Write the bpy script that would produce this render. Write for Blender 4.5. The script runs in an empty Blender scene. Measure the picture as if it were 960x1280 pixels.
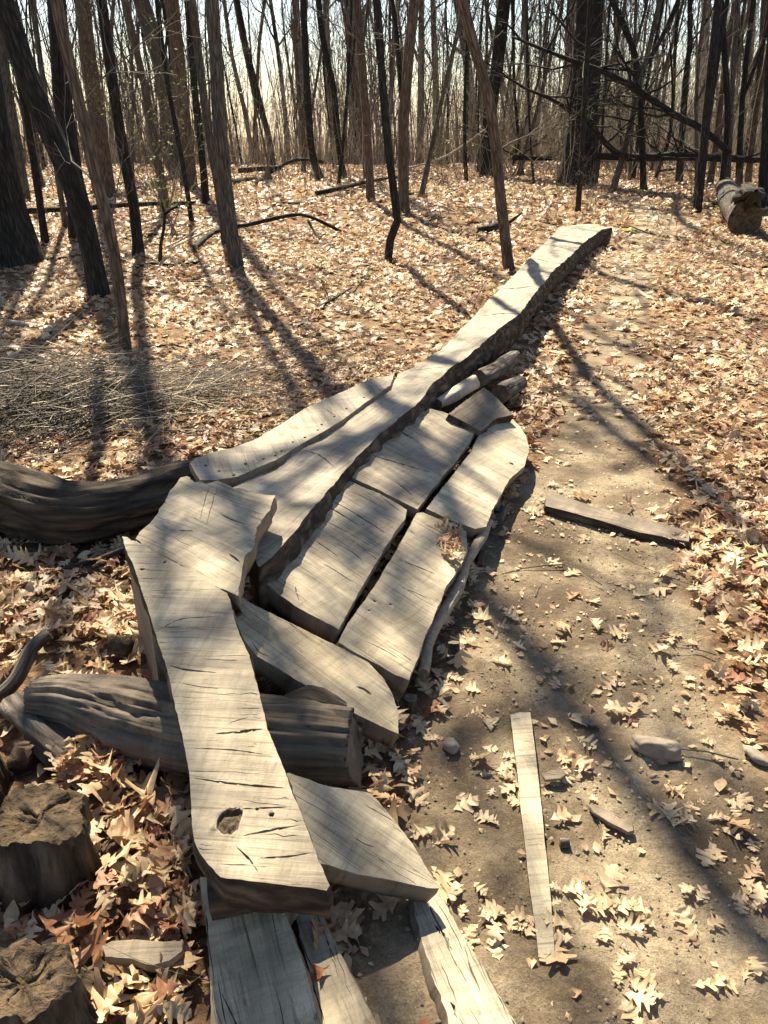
import bpy, math, random
import numpy as np
from mathutils import Vector, noise as mnoise
from mathutils.geometry import delaunay_2d_cdt

# ------------------------------------------------------------ camera, sky, sun
S = bpy.context.scene
COL = S.collection
PI = math.pi
H = 1.8
PITCH = math.radians(25.5)
F = 1044.0
cam_d = bpy.data.cameras.new("camera")
cam = bpy.data.objects.new("camera", cam_d)
COL.objects.link(cam)
cam.location = (0, 0, H)
cam.rotation_euler = (PI / 2 - PITCH, 0, 0)
cam_d.sensor_fit = 'VERTICAL'
cam_d.sensor_height = 36
cam_d.lens = 36 * F / 1280
cam_d.clip_end = 2000
cam_d.clip_start = 0.02
S.camera = cam

SUN_EL = math.radians(48)
SUN_AZ = math.radians(-16)            # clockwise from +Y
sun_dir = Vector((math.cos(SUN_EL) * math.sin(SUN_AZ), math.cos(SUN_EL) * math.cos(SUN_AZ), math.sin(SUN_EL)))
w = bpy.data.worlds.new("World")
S.world = w
w.use_nodes = True
nt = w.node_tree
bg = nt.nodes['Background']
sky = nt.nodes.new('ShaderNodeTexSky')
sky.sky_type = 'NISHITA'
sky.sun_disc = False
sky.sun_elevation = SUN_EL
sky.sun_rotation = SUN_AZ
sky.air_density = 1.0
sky.dust_density = 0.7
sky.ozone_density = 0.6
bg.inputs[1].default_value = 0.06
nt.links.new(sky.outputs[0], bg.inputs[0])
sl = bpy.data.lights.new("sun", 'SUN')
sl.energy = 5.0
sl.angle = math.radians(0.55)
sl.color = (1.0, 0.91, 0.71)
sun = bpy.data.objects.new("sun", sl)
COL.objects.link(sun)
sun.rotation_euler = sun_dir.to_track_quat('Z', 'Y').to_euler()
S.view_settings.view_transform = 'Standard'
S.view_settings.look = 'None'
S.view_settings.gamma = 1
S.view_settings.exposure = 1.75
S.render.engine = 'CYCLES'

# ------------------------------------------------------------ helpers
rng = np.random.default_rng(7)
R = random.Random(11)
CP, SP = math.cos(PITCH), math.sin(PITCH)


def ray(px, py):
    cx, cy = (px - 480) / F, (640 - py) / F
    return np.array((cx, CP + cy * SP, -SP + cy * CP))


def vn(x, y, s=1.0, seed=0):
    """cheap smooth noise from sines, roughly -1..1, vectorised"""
    r = random.Random(seed * 7 + 3)
    o = 0
    for k in range(6):
        a = r.uniform(0, 2 * PI)
        f = s * (0.7 + 0.45 * k)
        o = o + np.sin((x * math.cos(a) + y * math.sin(a)) * f + r.uniform(0, 6.28)) / (1 + 0.35 * k)
    return o / 2.6


def trail_x(y):
    """centre line of the trail in metres"""
    return np.interp(y, [0, 1.2, 2.2, 3.5, 5, 8, 11, 14, 16, 19, 24, 32], [0.55, 0.55, 0.65, 0.95, 1.35, 2.2, 3.2, 4.2, 5.2, 5.6, 3.8, 2.2])


def gz(x, y):
    x = np.asarray(x, float)
    y = np.asarray(y, float)
    z = 0.035 * vn(x, y, 0.55, 2) * np.clip((y - 2) / 4, 0.25, 1) + 0.012 * vn(x, y, 2.7, 5)
    z = z + 0.10 * np.clip((y - 12) / 12, 0, 1) * vn(x, y, 0.28, 9)
    z = z + 0.22 * np.exp(-((x + 1.0) ** 2 / 14 + (y - 21) ** 2 / 22))
    z = z - 0.03 * np.exp(-((x - trail_x(y)) / 0.5) ** 2) * np.clip((y - 4) / 3, 0, 1)
    z = z - 0.07 * np.clip(y - 34, 0, 60) - 0.012 * np.clip(y - 94, 0, 300)
    return z


def P(px, py, z=None, lift=0.0):
    """photo pixel -> world point at height z (None: on the ground, plus lift)"""
    d = ray(px, py)
    if z is not None:
        t = (z - H) / d[2]
        return Vector((d[0] * t, d[1] * t, z))
    zz = 0.0
    for _ in range(5):
        t = min((zz - H) / d[2], 60) if d[2] < -0.02 else 50
        zz = float(gz(d[0] * t, d[1] * t)) + lift
    return Vector((d[0] * t, d[1] * t, zz))


def PY(px, py, y):
    """photo pixel -> point on the upright plane at distance y"""
    d = ray(px, py)
    t = y / d[1]
    return Vector((d[0] * t, y, H + d[2] * t))


def bare(x, y):
    """1 on trodden bare soil, 0 under litter (true place of the soil patch)"""
    c = trail_x(y)
    x = np.asarray(x, float)
    y = np.asarray(y, float)
    wdt = np.interp(y, [0, 1.0, 1.6, 2.4, 3.2, 4.2, 5.0, 6, 9, 13, 15, 20, 23], [.66, .62, .60, .52, .46, .40, .36, .33, .34, .45, .65, .50, .0])
    n = 0.16 * vn(x, y, 5.0, 21) + 0.10 * vn(x, y, 14.0, 22)
    return np.clip((wdt - np.abs(x - c)) / 0.16 + n * 3.2 + 0.2, 0, 1) * (wdt > 0.02)


def new_mesh(name, V, Fc, mat, parent=None, tc=None, tint=None, smooth=True, midx=None):
    me = bpy.data.meshes.new(name)
    V = np.asarray(V, np.float32)
    if isinstance(Fc, np.ndarray):
        n, k = Fc.shape
        me.vertices.add(len(V))
        me.vertices.foreach_set('co', V.ravel())
        me.loops.add(n * k)
        me.loops.foreach_set('vertex_index', Fc.astype(np.int32).ravel())
        me.polygons.add(n)
        me.polygons.foreach_set('loop_start', np.arange(0, n * k, k, dtype=np.int32))
        try:
            me.polygons.foreach_set('loop_total', np.full(n, k, np.int32))
        except Exception:
            pass
        me.update(calc_edges=True)
    else:
        me.from_pydata(V.tolist(), [], [list(map(int, f)) for f in Fc])
    if tc is not None:
        a = me.attributes.new('tc', 'FLOAT_VECTOR', 'POINT')
        a.data.foreach_set('vector', np.asarray(tc, np.float32).ravel())
    if tint is not None:
        a = me.attributes.new('tint', 'FLOAT', 'POINT')
        a.data.foreach_set('value', np.asarray(tint, np.float32).ravel())
    if smooth:
        me.polygons.foreach_set('use_smooth', np.ones(len(me.polygons), bool))
    for m in (mat if isinstance(mat, (list, tuple)) else [mat]):
        me.materials.append(m)
    if midx is not None:
        me.polygons.foreach_set('material_index', np.asarray(midx, np.int32))
    me.validate()
    o = bpy.data.objects.new(name, me)
    COL.objects.link(o)
    if parent is not None:
        o.parent = parent
        o.matrix_parent_inverse = parent.matrix_world.inverted() if False else o.matrix_parent_inverse
    return o


def tag(o, label, cat, group=None):
    o['label'] = label
    o['category'] = cat
    if group:
        o['group'] = group
    return o


def thing(name, label, cat, loc=(0, 0, 0), group=None):
    o = bpy.data.objects.new(name, None)
    o.empty_display_size = 0.1
    COL.objects.link(o)
    o.location = loc
    return tag(o, label, cat, group)


def child(root, name, V, Fc, mat, **k):
    """part whose vertices are given in world space"""
    V = np.asarray([tuple(v) for v in V], float) - np.array(root.location)
    if not isinstance(Fc, np.ndarray):
        used = sorted({i for f in Fc for i in f})
        if len(used) < len(V):
            mp = {a: b for b, a in enumerate(used)}
            V = V[used]
            Fc = [tuple(mp[i] for i in f) for f in Fc]
            for a in ('tc', 'tint'):
                if k.get(a) is not None:
                    k[a] = [k[a][i] for i in used]
    return new_mesh(name, V, Fc, mat, parent=root, **k)


# ------------------------------------------------------------ materials
def mat_base(name):
    m = bpy.data.materials.new(name)
    m.use_nodes = True
    n = m.node_tree.nodes
    return m, n, m.node_tree.links, n['Principled BSDF']


def N(n, t, **k):
    x = n.new(t)
    for a, b in k.items():
        setattr(x, a, b)
    return x


def ramp(n, l, src, stops):
    r = N(n, 'ShaderNodeValToRGB')
    e = r.color_ramp.elements
    while len(e) < len(stops):
        e.new(0.5)
    for i, (p, c) in enumerate(stops):
        e[i].position = p
        e[i].color = (*c, 1)
    l.new(src, r.inputs[0])
    return r


def mapped(n, l, scale, attr='tc'):
    a = N(n, 'ShaderNodeAttribute', attribute_name=attr)
    m = N(n, 'ShaderNodeMapping')
    m.inputs['Scale'].default_value = scale
    l.new(a.outputs['Vector'], m.inputs[0])
    return m.outputs[0]


def noise(n, l, vec, scale, detail=5, rough=0.6, dist=0.0):
    x = N(n, 'ShaderNodeTexNoise')
    x.inputs['Scale'].default_value = scale
    x.inputs['Detail'].default_value = detail
    x.inputs['Roughness'].default_value = rough
    x.inputs['Distortion'].default_value = dist
    l.new(vec, x.inputs['Vector'])
    return x.outputs['Fac']


def math_n(n, l, op, a, b=None, clamp=False):
    x = N(n, 'ShaderNodeMath', operation=op)
    x.use_clamp = clamp
    for i, s in enumerate((a, b)):
        if s is None:
            continue
        if isinstance(s, (int, float)):
            x.inputs[i].default_value = s
        else:
            l.new(s, x.inputs[i])
    return x.outputs[0]


def mix(n, l, fac, a, b, blend='MIX'):
    x = N(n, 'ShaderNodeMix', data_type='RGBA', blend_type=blend)
    for i, s in ((0, fac), (6, a), (7, b)):
        if isinstance(s, (int, float)):
            x.inputs[i].default_value = s
        elif isinstance(s, tuple):
            x.inputs[i].default_value = (*s, 1)
        else:
            l.new(s, x.inputs[i])
    return x.outputs[2]


def bump(n, l, p, h, strength, dist, prev=None):
    b = N(n, 'ShaderNodeBump')
    b.inputs['Strength'].default_value = strength
    b.inputs['Distance'].default_value = dist
    l.new(h, b.inputs['Height'])
    if prev:
        l.new(prev, b.inputs['Normal'])
    if p is not None:
        l.new(b.outputs[0], p.inputs['Normal'])
    return b.outputs[0]


def wood_mat(name, c1, c2, c3, dirt=0.6):
    """weathered sawn wood: tc.x runs along the checks, tc.y across them"""
    m, n, l, p = mat_base(name)
    fine = noise(n, l, mapped(n, l, (3.0, 95, 20)), 1.0, 6, 0.65, 0.3)
    mid = noise(n, l, mapped(n, l, (2.2, 17, 8)), 1.0, 5, 0.6, 0.6)
    big = noise(n, l, mapped(n, l, (5.5, 4.0, 4.0)), 1.0, 5, 0.6, 0.5)
    saw = noise(n, l, mapped(n, l, (38, 2.2, 4)), 1.0, 3, 0.6, 0.2)
    speck = noise(n, l, mapped(n, l, (160, 160, 160)), 1.0, 3, 0.7)
    base = ramp(n, l, big, [(0.28, c1), (0.5, c2), (0.72, c3)]).outputs[0]
    g1 = ramp(n, l, mid, [(0.3, (0.62,) * 3), (0.62, (1.08,) * 3)]).outputs[0]
    base = mix(n, l, 0.75, base, g1, 'MULTIPLY')
    g2 = ramp(n, l, fine, [(0.34, (0.42, 0.38, 0.34)), (0.46, (0.95,) * 3), (0.8, (1.06,) * 3)]).outputs[0]
    base = mix(n, l, 0.85, base, g2, 'MULTIPLY')
    g3 = ramp(n, l, saw, [(0.35, (0.8,) * 3), (0.65, (1.08,) * 3)]).outputs[0]
    base = mix(n, l, 0.6, base, g3, 'MULTIPLY')
    g4 = ramp(n, l, speck, [(0.3, (0.7,) * 3), (0.6, (1.05,) * 3)]).outputs[0]
    base = mix(n, l, 0.55, base, g4, 'MULTIPLY')
    stain = ramp(n, l, noise(n, l, mapped(n, l, (1.7, 9, 3)), 1.0, 6, 0.62, 1.0), [(0.47, (0, 0, 0)), (0.66, (1, 1, 1))]).outputs[0]
    base = mix(n, l, math_n(n, l, 'MULTIPLY', stain, dirt), base, (0.13, 0.105, 0.08))
    along = noise(n, l, mapped(n, l, (15, 2.6, 4)), 1.0, 7, 0.75, 2.2)
    base = mix(n, l, 0.6, base, ramp(n, l, along, [(0.36, (0.62, 0.61, 0.62)), (0.5, (1.0,) * 3), (0.72, (1.14, 1.12, 1.06))]).outputs[0], 'MULTIPLY')
    fl = noise(n, l, mapped(n, l, (11, 70, 20)), 1.0, 4, 0.75, 0.4)
    base = mix(n, l, 0.9, base, ramp(n, l, fl, [(0.30, (0.30, 0.27, 0.25)), (0.38, (1.0,) * 3)]).outputs[0], 'MULTIPLY')
    oi = N(n, 'ShaderNodeObjectInfo')
    tone = ramp(n, l, oi.outputs['Random'], [(0.0, (0.80, 0.79, 0.80)), (0.5, (1.0, 1.0, 1.0)), (1.0, (1.14, 1.10, 1.02))]).outputs[0]
    base = mix(n, l, 1.0, base, tone, 'MULTIPLY')
    # tint attribute: 1 = depth of an open crack, its inner shade painted dark
    at = N(n, 'ShaderNodeAttribute', attribute_name='tint')
    base = mix(n, l, at.outputs['Fac'], base, (0.035, 0.026, 0.018))
    l.new(base, p.inputs['Base Color'])
    p.inputs['Roughness'].default_value = 0.72
    p.inputs['Specular IOR Level'].default_value = 0.28
    b1 = bump(n, l, None, fine, 0.55, 0.004)
    b2 = bump(n, l, None, saw, 0.25, 0.004, b1)
    bump(n, l, p, mid, 0.5, 0.006, b2)
    return m


def bark_mat(name, c1, c2, scale=(1, 1, 1), strength=1.0, light=None):
    m, n, l, p = mat_base(name)
    v = mapped(n, l, (30 * scale[0], 30 * scale[1], 5.5 * scale[2]))
    nz = noise(n, l, v, 1.0, 6, 0.65, 0.9)
    big = noise(n, l, mapped(n, l, (6, 6, 1.6)), 1.0, 4, 0.6)
    vo = N(n, 'ShaderNodeTexVoronoi', feature='DISTANCE_TO_EDGE')
    vo.inputs['Scale'].default_value = 0.9
    l.new(v, vo.inputs['Vector'])
    h = math_n(n, l, 'ADD', nz, math_n(n, l, 'MINIMUM', vo.outputs['Distance'], 0.35))
    base = ramp(n, l, h, [(0.35, tuple(x * 0.35 for x in c1)), (0.6, c1), (0.95, c2)]).outputs[0]
    g = ramp(n, l, big, [(0.3, (0.7, 0.68, 0.66)), (0.7, (1.25, 1.2, 1.15))]).outputs[0]
    base = mix(n, l, 0.8, base, g, 'MULTIPLY')
    if light:
        f = ramp(n, l, noise(n, l, mapped(n, l, (14, 14, 5)), 1.0, 5, 0.7, 1.5), [(0.54, (0, 0, 0)), (0.64, (1, 1, 1))]).outputs[0]
        base = mix(n, l, math_n(n, l, 'MULTIPLY', f, 0.8), base, light)
    l.new(base, p.inputs['Base Color'])
    p.inputs['Roughness'].default_value = 0.85
    p.inputs['Specular IOR Level'].default_value = 0.2
    bump(n, l, p, h, strength, 0.015)
    return m


def leaf_mat(name, bright=1.0, transl=0.3):
    m, n, l, p = mat_base(name)
    at = N(n, 'ShaderNodeAttribute', attribute_name='tint')
    c = ramp(n, l, at.outputs['Fac'], [
        (0.0, (0.12, 0.06, 0.03)), (0.10, (0.27, 0.10, 0.05)), (0.22, (0.36, 0.19, 0.10)),
        (0.42, (0.48, 0.325, 0.18)), (0.7, (0.60, 0.45, 0.27)), (1.0, (0.72, 0.58, 0.38))])
    c.color_ramp.interpolation = 'LINEAR'
    g = N(n, 'ShaderNodeNewGeometry')
    nz = noise(n, l, g.outputs['Position'], 60, 4, 0.6)
    sh = ramp(n, l, nz, [(0.3, (0.72, 0.68, 0.62)), (0.65, (1.1, 1.08, 1.05))]).outputs[0]
    base = mix(n, l, 0.8, c.outputs[0], sh, 'MULTIPLY')
    base = mix(n, l, 1.0, base, (bright,) * 3, 'MULTIPLY')
    l.new(base, p.inputs['Base Color'])
    p.inputs['Roughness'].default_value = 0.5
    p.inputs['Specular IOR Level'].default_value = 0.4
    tr = N(n, 'ShaderNodeBsdfTranslucent')
    l.new(base, tr.inputs['Color'])
    ms = N(n, 'ShaderNodeMixShader')
    ms.inputs[0].default_value = transl
    l.new(p.outputs[0], ms.inputs[1])
    l.new(tr.outputs[0], ms.inputs[2])
    l.new(ms.outputs[0], n['Material Output'].inputs[0])
    bump(n, l, p, nz, 0.3, 0.003)
    return m


def plain_mat(name, c1, c2, scale, rough=0.85, bs=0.4, bd=0.01):
    m, n, l, p = mat_base(name)
    g = N(n, 'ShaderNodeNewGeometry')
    nz = noise(n, l, g.outputs['Position'], scale, 6, 0.65, 0.4)
    base = ramp(n, l, nz, [(0.3, c1), (0.7, c2)]).outputs[0]
    l.new(base, p.inputs['Base Color'])
    p.inputs['Roughness'].default_value = rough
    p.inputs['Specular IOR Level'].default_value = 0.25
    bump(n, l, p, nz, bs, bd)
    return m


def ground_mat():
    m, n, l, p = mat_base('soil_and_litter')
    g = N(n, 'ShaderNodeNewGeometry')
    pos = g.outputs['Position']
    at = N(n, 'ShaderNodeAttribute', attribute_name='tint')
    big = noise(n, l, pos, 2.2, 5, 0.6, 0.5)
    fine = noise(n, l, pos, 34, 8, 0.75, 0.2)
    grit = noise(n, l, pos, 170, 4, 0.7)
    soil = ramp(n, l, big, [(0.36, (0.105, 0.075, 0.048)), (0.47, (0.19, 0.142, 0.092)), (0.60, (0.34, 0.27, 0.18))]).outputs[0]
    soil = mix(n, l, 0.8, soil, ramp(n, l, fine, [(0.3, (0.55, 0.5, 0.45)), (0.6, (1.12, 1.1, 1.05))]).outputs[0], 'MULTIPLY')
    soil = mix(n, l, 0.8, soil, ramp(n, l, grit, [(0.3, (0.5,) * 3), (0.55, (1.05,) * 3), (0.75, (1.45, 1.4, 1.3))]).outputs[0], 'MULTIPLY')
    vo = N(n, 'ShaderNodeTexVoronoi')
    vo.inputs['Scale'].default_value = 21
    l.new(pos, vo.inputs['Vector'])
    lit = ramp(n, l, noise(n, l, pos, 25, 5, 0.7, 1.0), [(0.3, (0.05, 0.03, 0.018)), (0.5, (0.16, 0.095, 0.05)), (0.7, (0.36, 0.25, 0.14))]).outputs[0]
    lit2 = ramp(n, l, vo.outputs['Color'], [(0.2, (0.5, 0.4, 0.35)), (0.8, (1.35, 1.3, 1.2))]).outputs[0]
    lit = mix(n, l, 0.7, lit, lit2, 'MULTIPLY')
    base = mix(n, l, at.outputs['Fac'], lit, soil)
    l.new(base, p.inputs['Base Color'])
    p.inputs['Roughness'].default_value = 0.9
    p.inputs['Specular IOR Level'].default_value = 0.2
    b1 = bump(n, l, None, fine, 0.8, 0.02)
    bump(n, l, p, grit, 0.6, 0.006, b1)
    return m


M = {}
M['wood'] = wood_mat('weathered_sawn_wood', (0.22, 0.176, 0.118), (0.39, 0.32, 0.218), (0.54, 0.448, 0.31))
M['wood_light'] = wood_mat('pale_sawn_wood', (0.28, 0.23, 0.16), (0.43, 0.36, 0.25), (0.55, 0.465, 0.33), 0.5)
M['wood_dark'] = wood_mat('grey_old_wood', (0.10, 0.075, 0.05), (0.18, 0.135, 0.09), (0.34, 0.265, 0.175), 0.7)
M['rotten'] = plain_mat('rotten_wood', (0.015, 0.011, 0.007), (0.15, 0.10, 0.055), 17, 0.9, 1.0, 0.03)
M['knot'] = plain_mat('dark_knot_wood', (0.02, 0.013, 0.008), (0.20, 0.14, 0.085), 70, 0.85, 1.0, 0.01)
M['stick'] = plain_mat('grey_brown_stick', (0.17, 0.13, 0.09), (0.36, 0.285, 0.2), 24)
M['edge'] = bark_mat('old_bark_edge', (0.045, 0.033, 0.024), (0.15, 0.112, 0.076), (.7, .4, 1.6), 0.8)
M['side'] = wood_mat('sawn_edge_wood', (0.16, 0.12, 0.08), (0.25, 0.19, 0.13), (0.33, 0.26, 0.18), 0.5)
M['bark'] = bark_mat('dark_bark', (0.022, 0.019, 0.015), (0.062, 0.054, 0.043))
M['bark_brown'] = bark_mat('brown_bark', (0.10, 0.07, 0.049), (0.22, 0.158, 0.114))
M['bark_grey'] = bark_mat('grey_bark', (0.078, 0.066, 0.051), (0.19, 0.162, 0.127))
M['bark_hazed'] = bark_mat('hazed_far_bark', (0.15, 0.135, 0.11), (0.28, 0.25, 0.21))  # paler bark stands in for haze and glare on the distant trunks
M['bark_log'] = bark_mat('fallen_log_bark', (0.055, 0.042, 0.03), (0.15, 0.115, 0.078), (0.5, 0.5, 0.8), 1.0)
M['bark_pale'] = bark_mat('pale_flaky_bark', (0.33, 0.26, 0.17), (0.56, 0.46, 0.32), (1.3, 1.3, 3.5), 0.8)
M['twig'] = plain_mat('dry_twig', (0.07, 0.056, 0.042), (0.19, 0.155, 0.115), 14)
M['twig_pale'] = plain_mat('pale_dry_twig', (0.33, 0.27, 0.19), (0.55, 0.46, 0.33), 14)
M['brush'] = plain_mat('brown_undergrowth', (0.12, 0.095, 0.065), (0.26, 0.21, 0.145), 3)
M['stone'] = plain_mat('brown_stone', (0.16, 0.125, 0.09), (0.30, 0.24, 0.18), 26, 0.85, 0.5, 0.01)
M['leaf'] = leaf_mat('dry_oak_leaf')
M['ground'] = ground_mat()
M['green'] = plain_mat('spring_green_leaf', (0.16, 0.20, 0.03), (0.34, 0.36, 0.07), 30, 0.6, 0.1, 0.002)
M['red'] = plain_mat('orange_dead_leaf', (0.40, 0.14, 0.06), (0.5, 0.2, 0.1), 30, 0.6, 0.1, 0.002)
M['moss'] = plain_mat('yellow_moss', (0.16, 0.15, 0.03), (0.34, 0.28, 0.07), 60, 0.9, 0.6, 0.006)
M['crumb'] = plain_mat('soil_crumb', (0.09, 0.065, 0.045), (0.36, 0.28, 0.19), 190)
M['screw'] = plain_mat('rusty_screw', (0.03, 0.02, 0.015), (0.06, 0.045, 0.035), 60, 0.6, 0.1, 0.002)


# ------------------------------------------------------------ ground
def build_ground():
    ys = [-12, -8, -5, -3, -2, -1.2, -0.6, -0.1]
    y, st = 0.3, 0.022
    while y < 420:
        ys.append(y)
        st = 0.022 if y < 2.2 else st * 1.022
        y += st
    ys = np.array(ys)
    u = np.linspace(-1, 1, 261)
    u = np.sign(u) * (0.45 * np.abs(u) + 0.55 * np.abs(u) ** 3)
    W = 6 + 1.25 * np.clip(ys, 0, 500)
    X = u[None, :] * W[:, None]
    Y = np.repeat(ys[:, None], len(u), 1)
    Z = gz(X, Y)
    b = bare(X, Y)
    near = (Y < 7) & (Y > 0)
    dz = 0.006 * vn(X, Y, 9, 30) + 0.007 * vn(X, Y, 21, 31) + 0.005 * vn(X, Y, 55, 32)
    Z = Z + np.where(near, dz * (0.4 + b * 0.6), 0)
    V = np.stack([X, Y, Z], -1).reshape(-1, 3)
    r, c = len(ys), len(u)
    i = np.arange(r * c).reshape(r, c)
    Q = np.stack([i[:-1, :-1], i[:-1, 1:], i[1:, 1:], i[1:, :-1]], -1).reshape(-1, 4)
    o = new_mesh('ground', V, Q, M['ground'], tint=b.ravel())
    o['kind'] = 'structure'
    return o


ground = build_ground()


# ------------------------------------------------------------ tubes
def tube(pts, rad, k=10, amp=0.0, seed=0, ridge=0, flat=1.0, cap=True, groove=0.0):
    """returns V, F(list), tc ; a bent tapering tube"""
    pts = [Vector(p) for p in pts]
    n = len(pts)
    V, T, Fc = [], [], []
    t0 = (pts[1] - pts[0]).normalized()
    up = Vector((0, 0, 1)) if abs(t0.z) < 0.9 else Vector((0, 1, 0))
    a = t0.cross(up).normalized()
    L = 0.0
    r0 = max(rad)
    for i, p in enumerate(pts):
        if i:
            L += (p - pts[i - 1]).length
        t = (pts[min(i + 1, n - 1)] - pts[max(i - 1, 0)]).normalized()
        a = (a - t * a.dot(t)).normalized()
        b = t.cross(a)
        for j in range(k):
            th = 2 * PI * j / k
            r = rad[i]
            if amp:
                q = Vector((math.cos(th) * 1.6 + seed * 3.1, math.sin(th) * 1.6, L * 1.3 / max(r0 * 6, .05)))
                r *= 1 + amp * mnoise.noise(q) * 1.6
            if ridge:
                q = Vector((math.cos(th) * 7 + seed, math.sin(th) * 7, L * 2.2))
                r *= 1 + ridge * mnoise.noise(q)
                q = Vector((math.cos(th) * 17 + seed, math.sin(th) * 17, L * 5))
                r *= 1 + ridge * 0.6 * mnoise.noise(q)
            if groove:
                q = Vector((math.cos(th) * 5 + seed, math.sin(th) * 5, L * 1.6))
                gv = mnoise.noise(q) + .6 * mnoise.noise(q * 2.3)
                r *= 1 - groove * max(0, 1 - abs(gv) * 7) - groove * .5 * abs(mnoise.noise(q * 4.1))
            v = p + (a * math.cos(th) + b * math.sin(th) * flat) * r
            V.append(v)
            T.append((math.cos(th) * r0 + seed, math.sin(th) * r0, L))
    for i in range(n - 1):
        for j in range(k):
            j2 = (j + 1) % k
            Fc.append((i * k + j, i * k + j2, (i + 1) * k + j2, (i + 1) * k + j))
    if cap:
        Fc.append(tuple(range(k - 1, -1, -1)))
        Fc.append(tuple(range((n - 1) * k, n * k)))
    return V, Fc, T


class MB:
    def __init__(s):
        s.V, s.F, s.T = [], [], []

    def add(s, V, Fc, T=None):
        o = len(s.V)
        s.V += [tuple(v) for v in V]
        s.F += [tuple(i + o for i in f) for f in Fc]
        s.T += [tuple(t) for t in (T if T is not None else V)]

    def build(s, name, mat, parent=None, world=True, smooth=True):
        V = np.array(s.V, float)
        if parent is not None and world:
            V = V - np.array(parent.location)
        return new_mesh(name, V, s.F, mat, parent=parent, tc=s.T, smooth=smooth)


def resample(pts, step):
    pts = [Vector(p) for p in pts]
    # Catmull-Rom
    out = []
    n = len(pts)
    for i in range(n - 1):
        p0, p1, p2, p3 = pts[max(i - 1, 0)], pts[i], pts[i + 1], pts[min(i + 2, n - 1)]
        m = max(1, int((p2 - p1).length / step))
        for q in range(m):
            t = q / m
            out.append(0.5 * ((2 * p1) + (p2 - p0) * t + (2 * p0 - 5 * p1 + 4 * p2 - p3) * t * t + (3 * p1 - p0 - 3 * p2 + p3) * t ** 3))
    out.append(pts[-1])
    return out


def radii(n, r0, r1, flare=0.0, fl_n=0.12):
    return [(r0 + (r1 - r0) * i / (n - 1)) * (1 + flare * math.exp(-i / (n * fl_n + 1e-6))) for i in range(n)]


# ------------------------------------------------------------ slabs
def pip(x, y, poly):
    c = np.zeros(np.shape(x), bool)
    n = len(poly)
    j = n - 1
    for i in range(n):
        xi, yi = poly[i]
        xj, yj = poly[j]
        cond = ((yi > y) != (yj > y)) & (x < (xj - xi) * (y - yi) / ((yj - yi) or 1e-9) + xi)
        c ^= cond
        j = i
    return c


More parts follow.
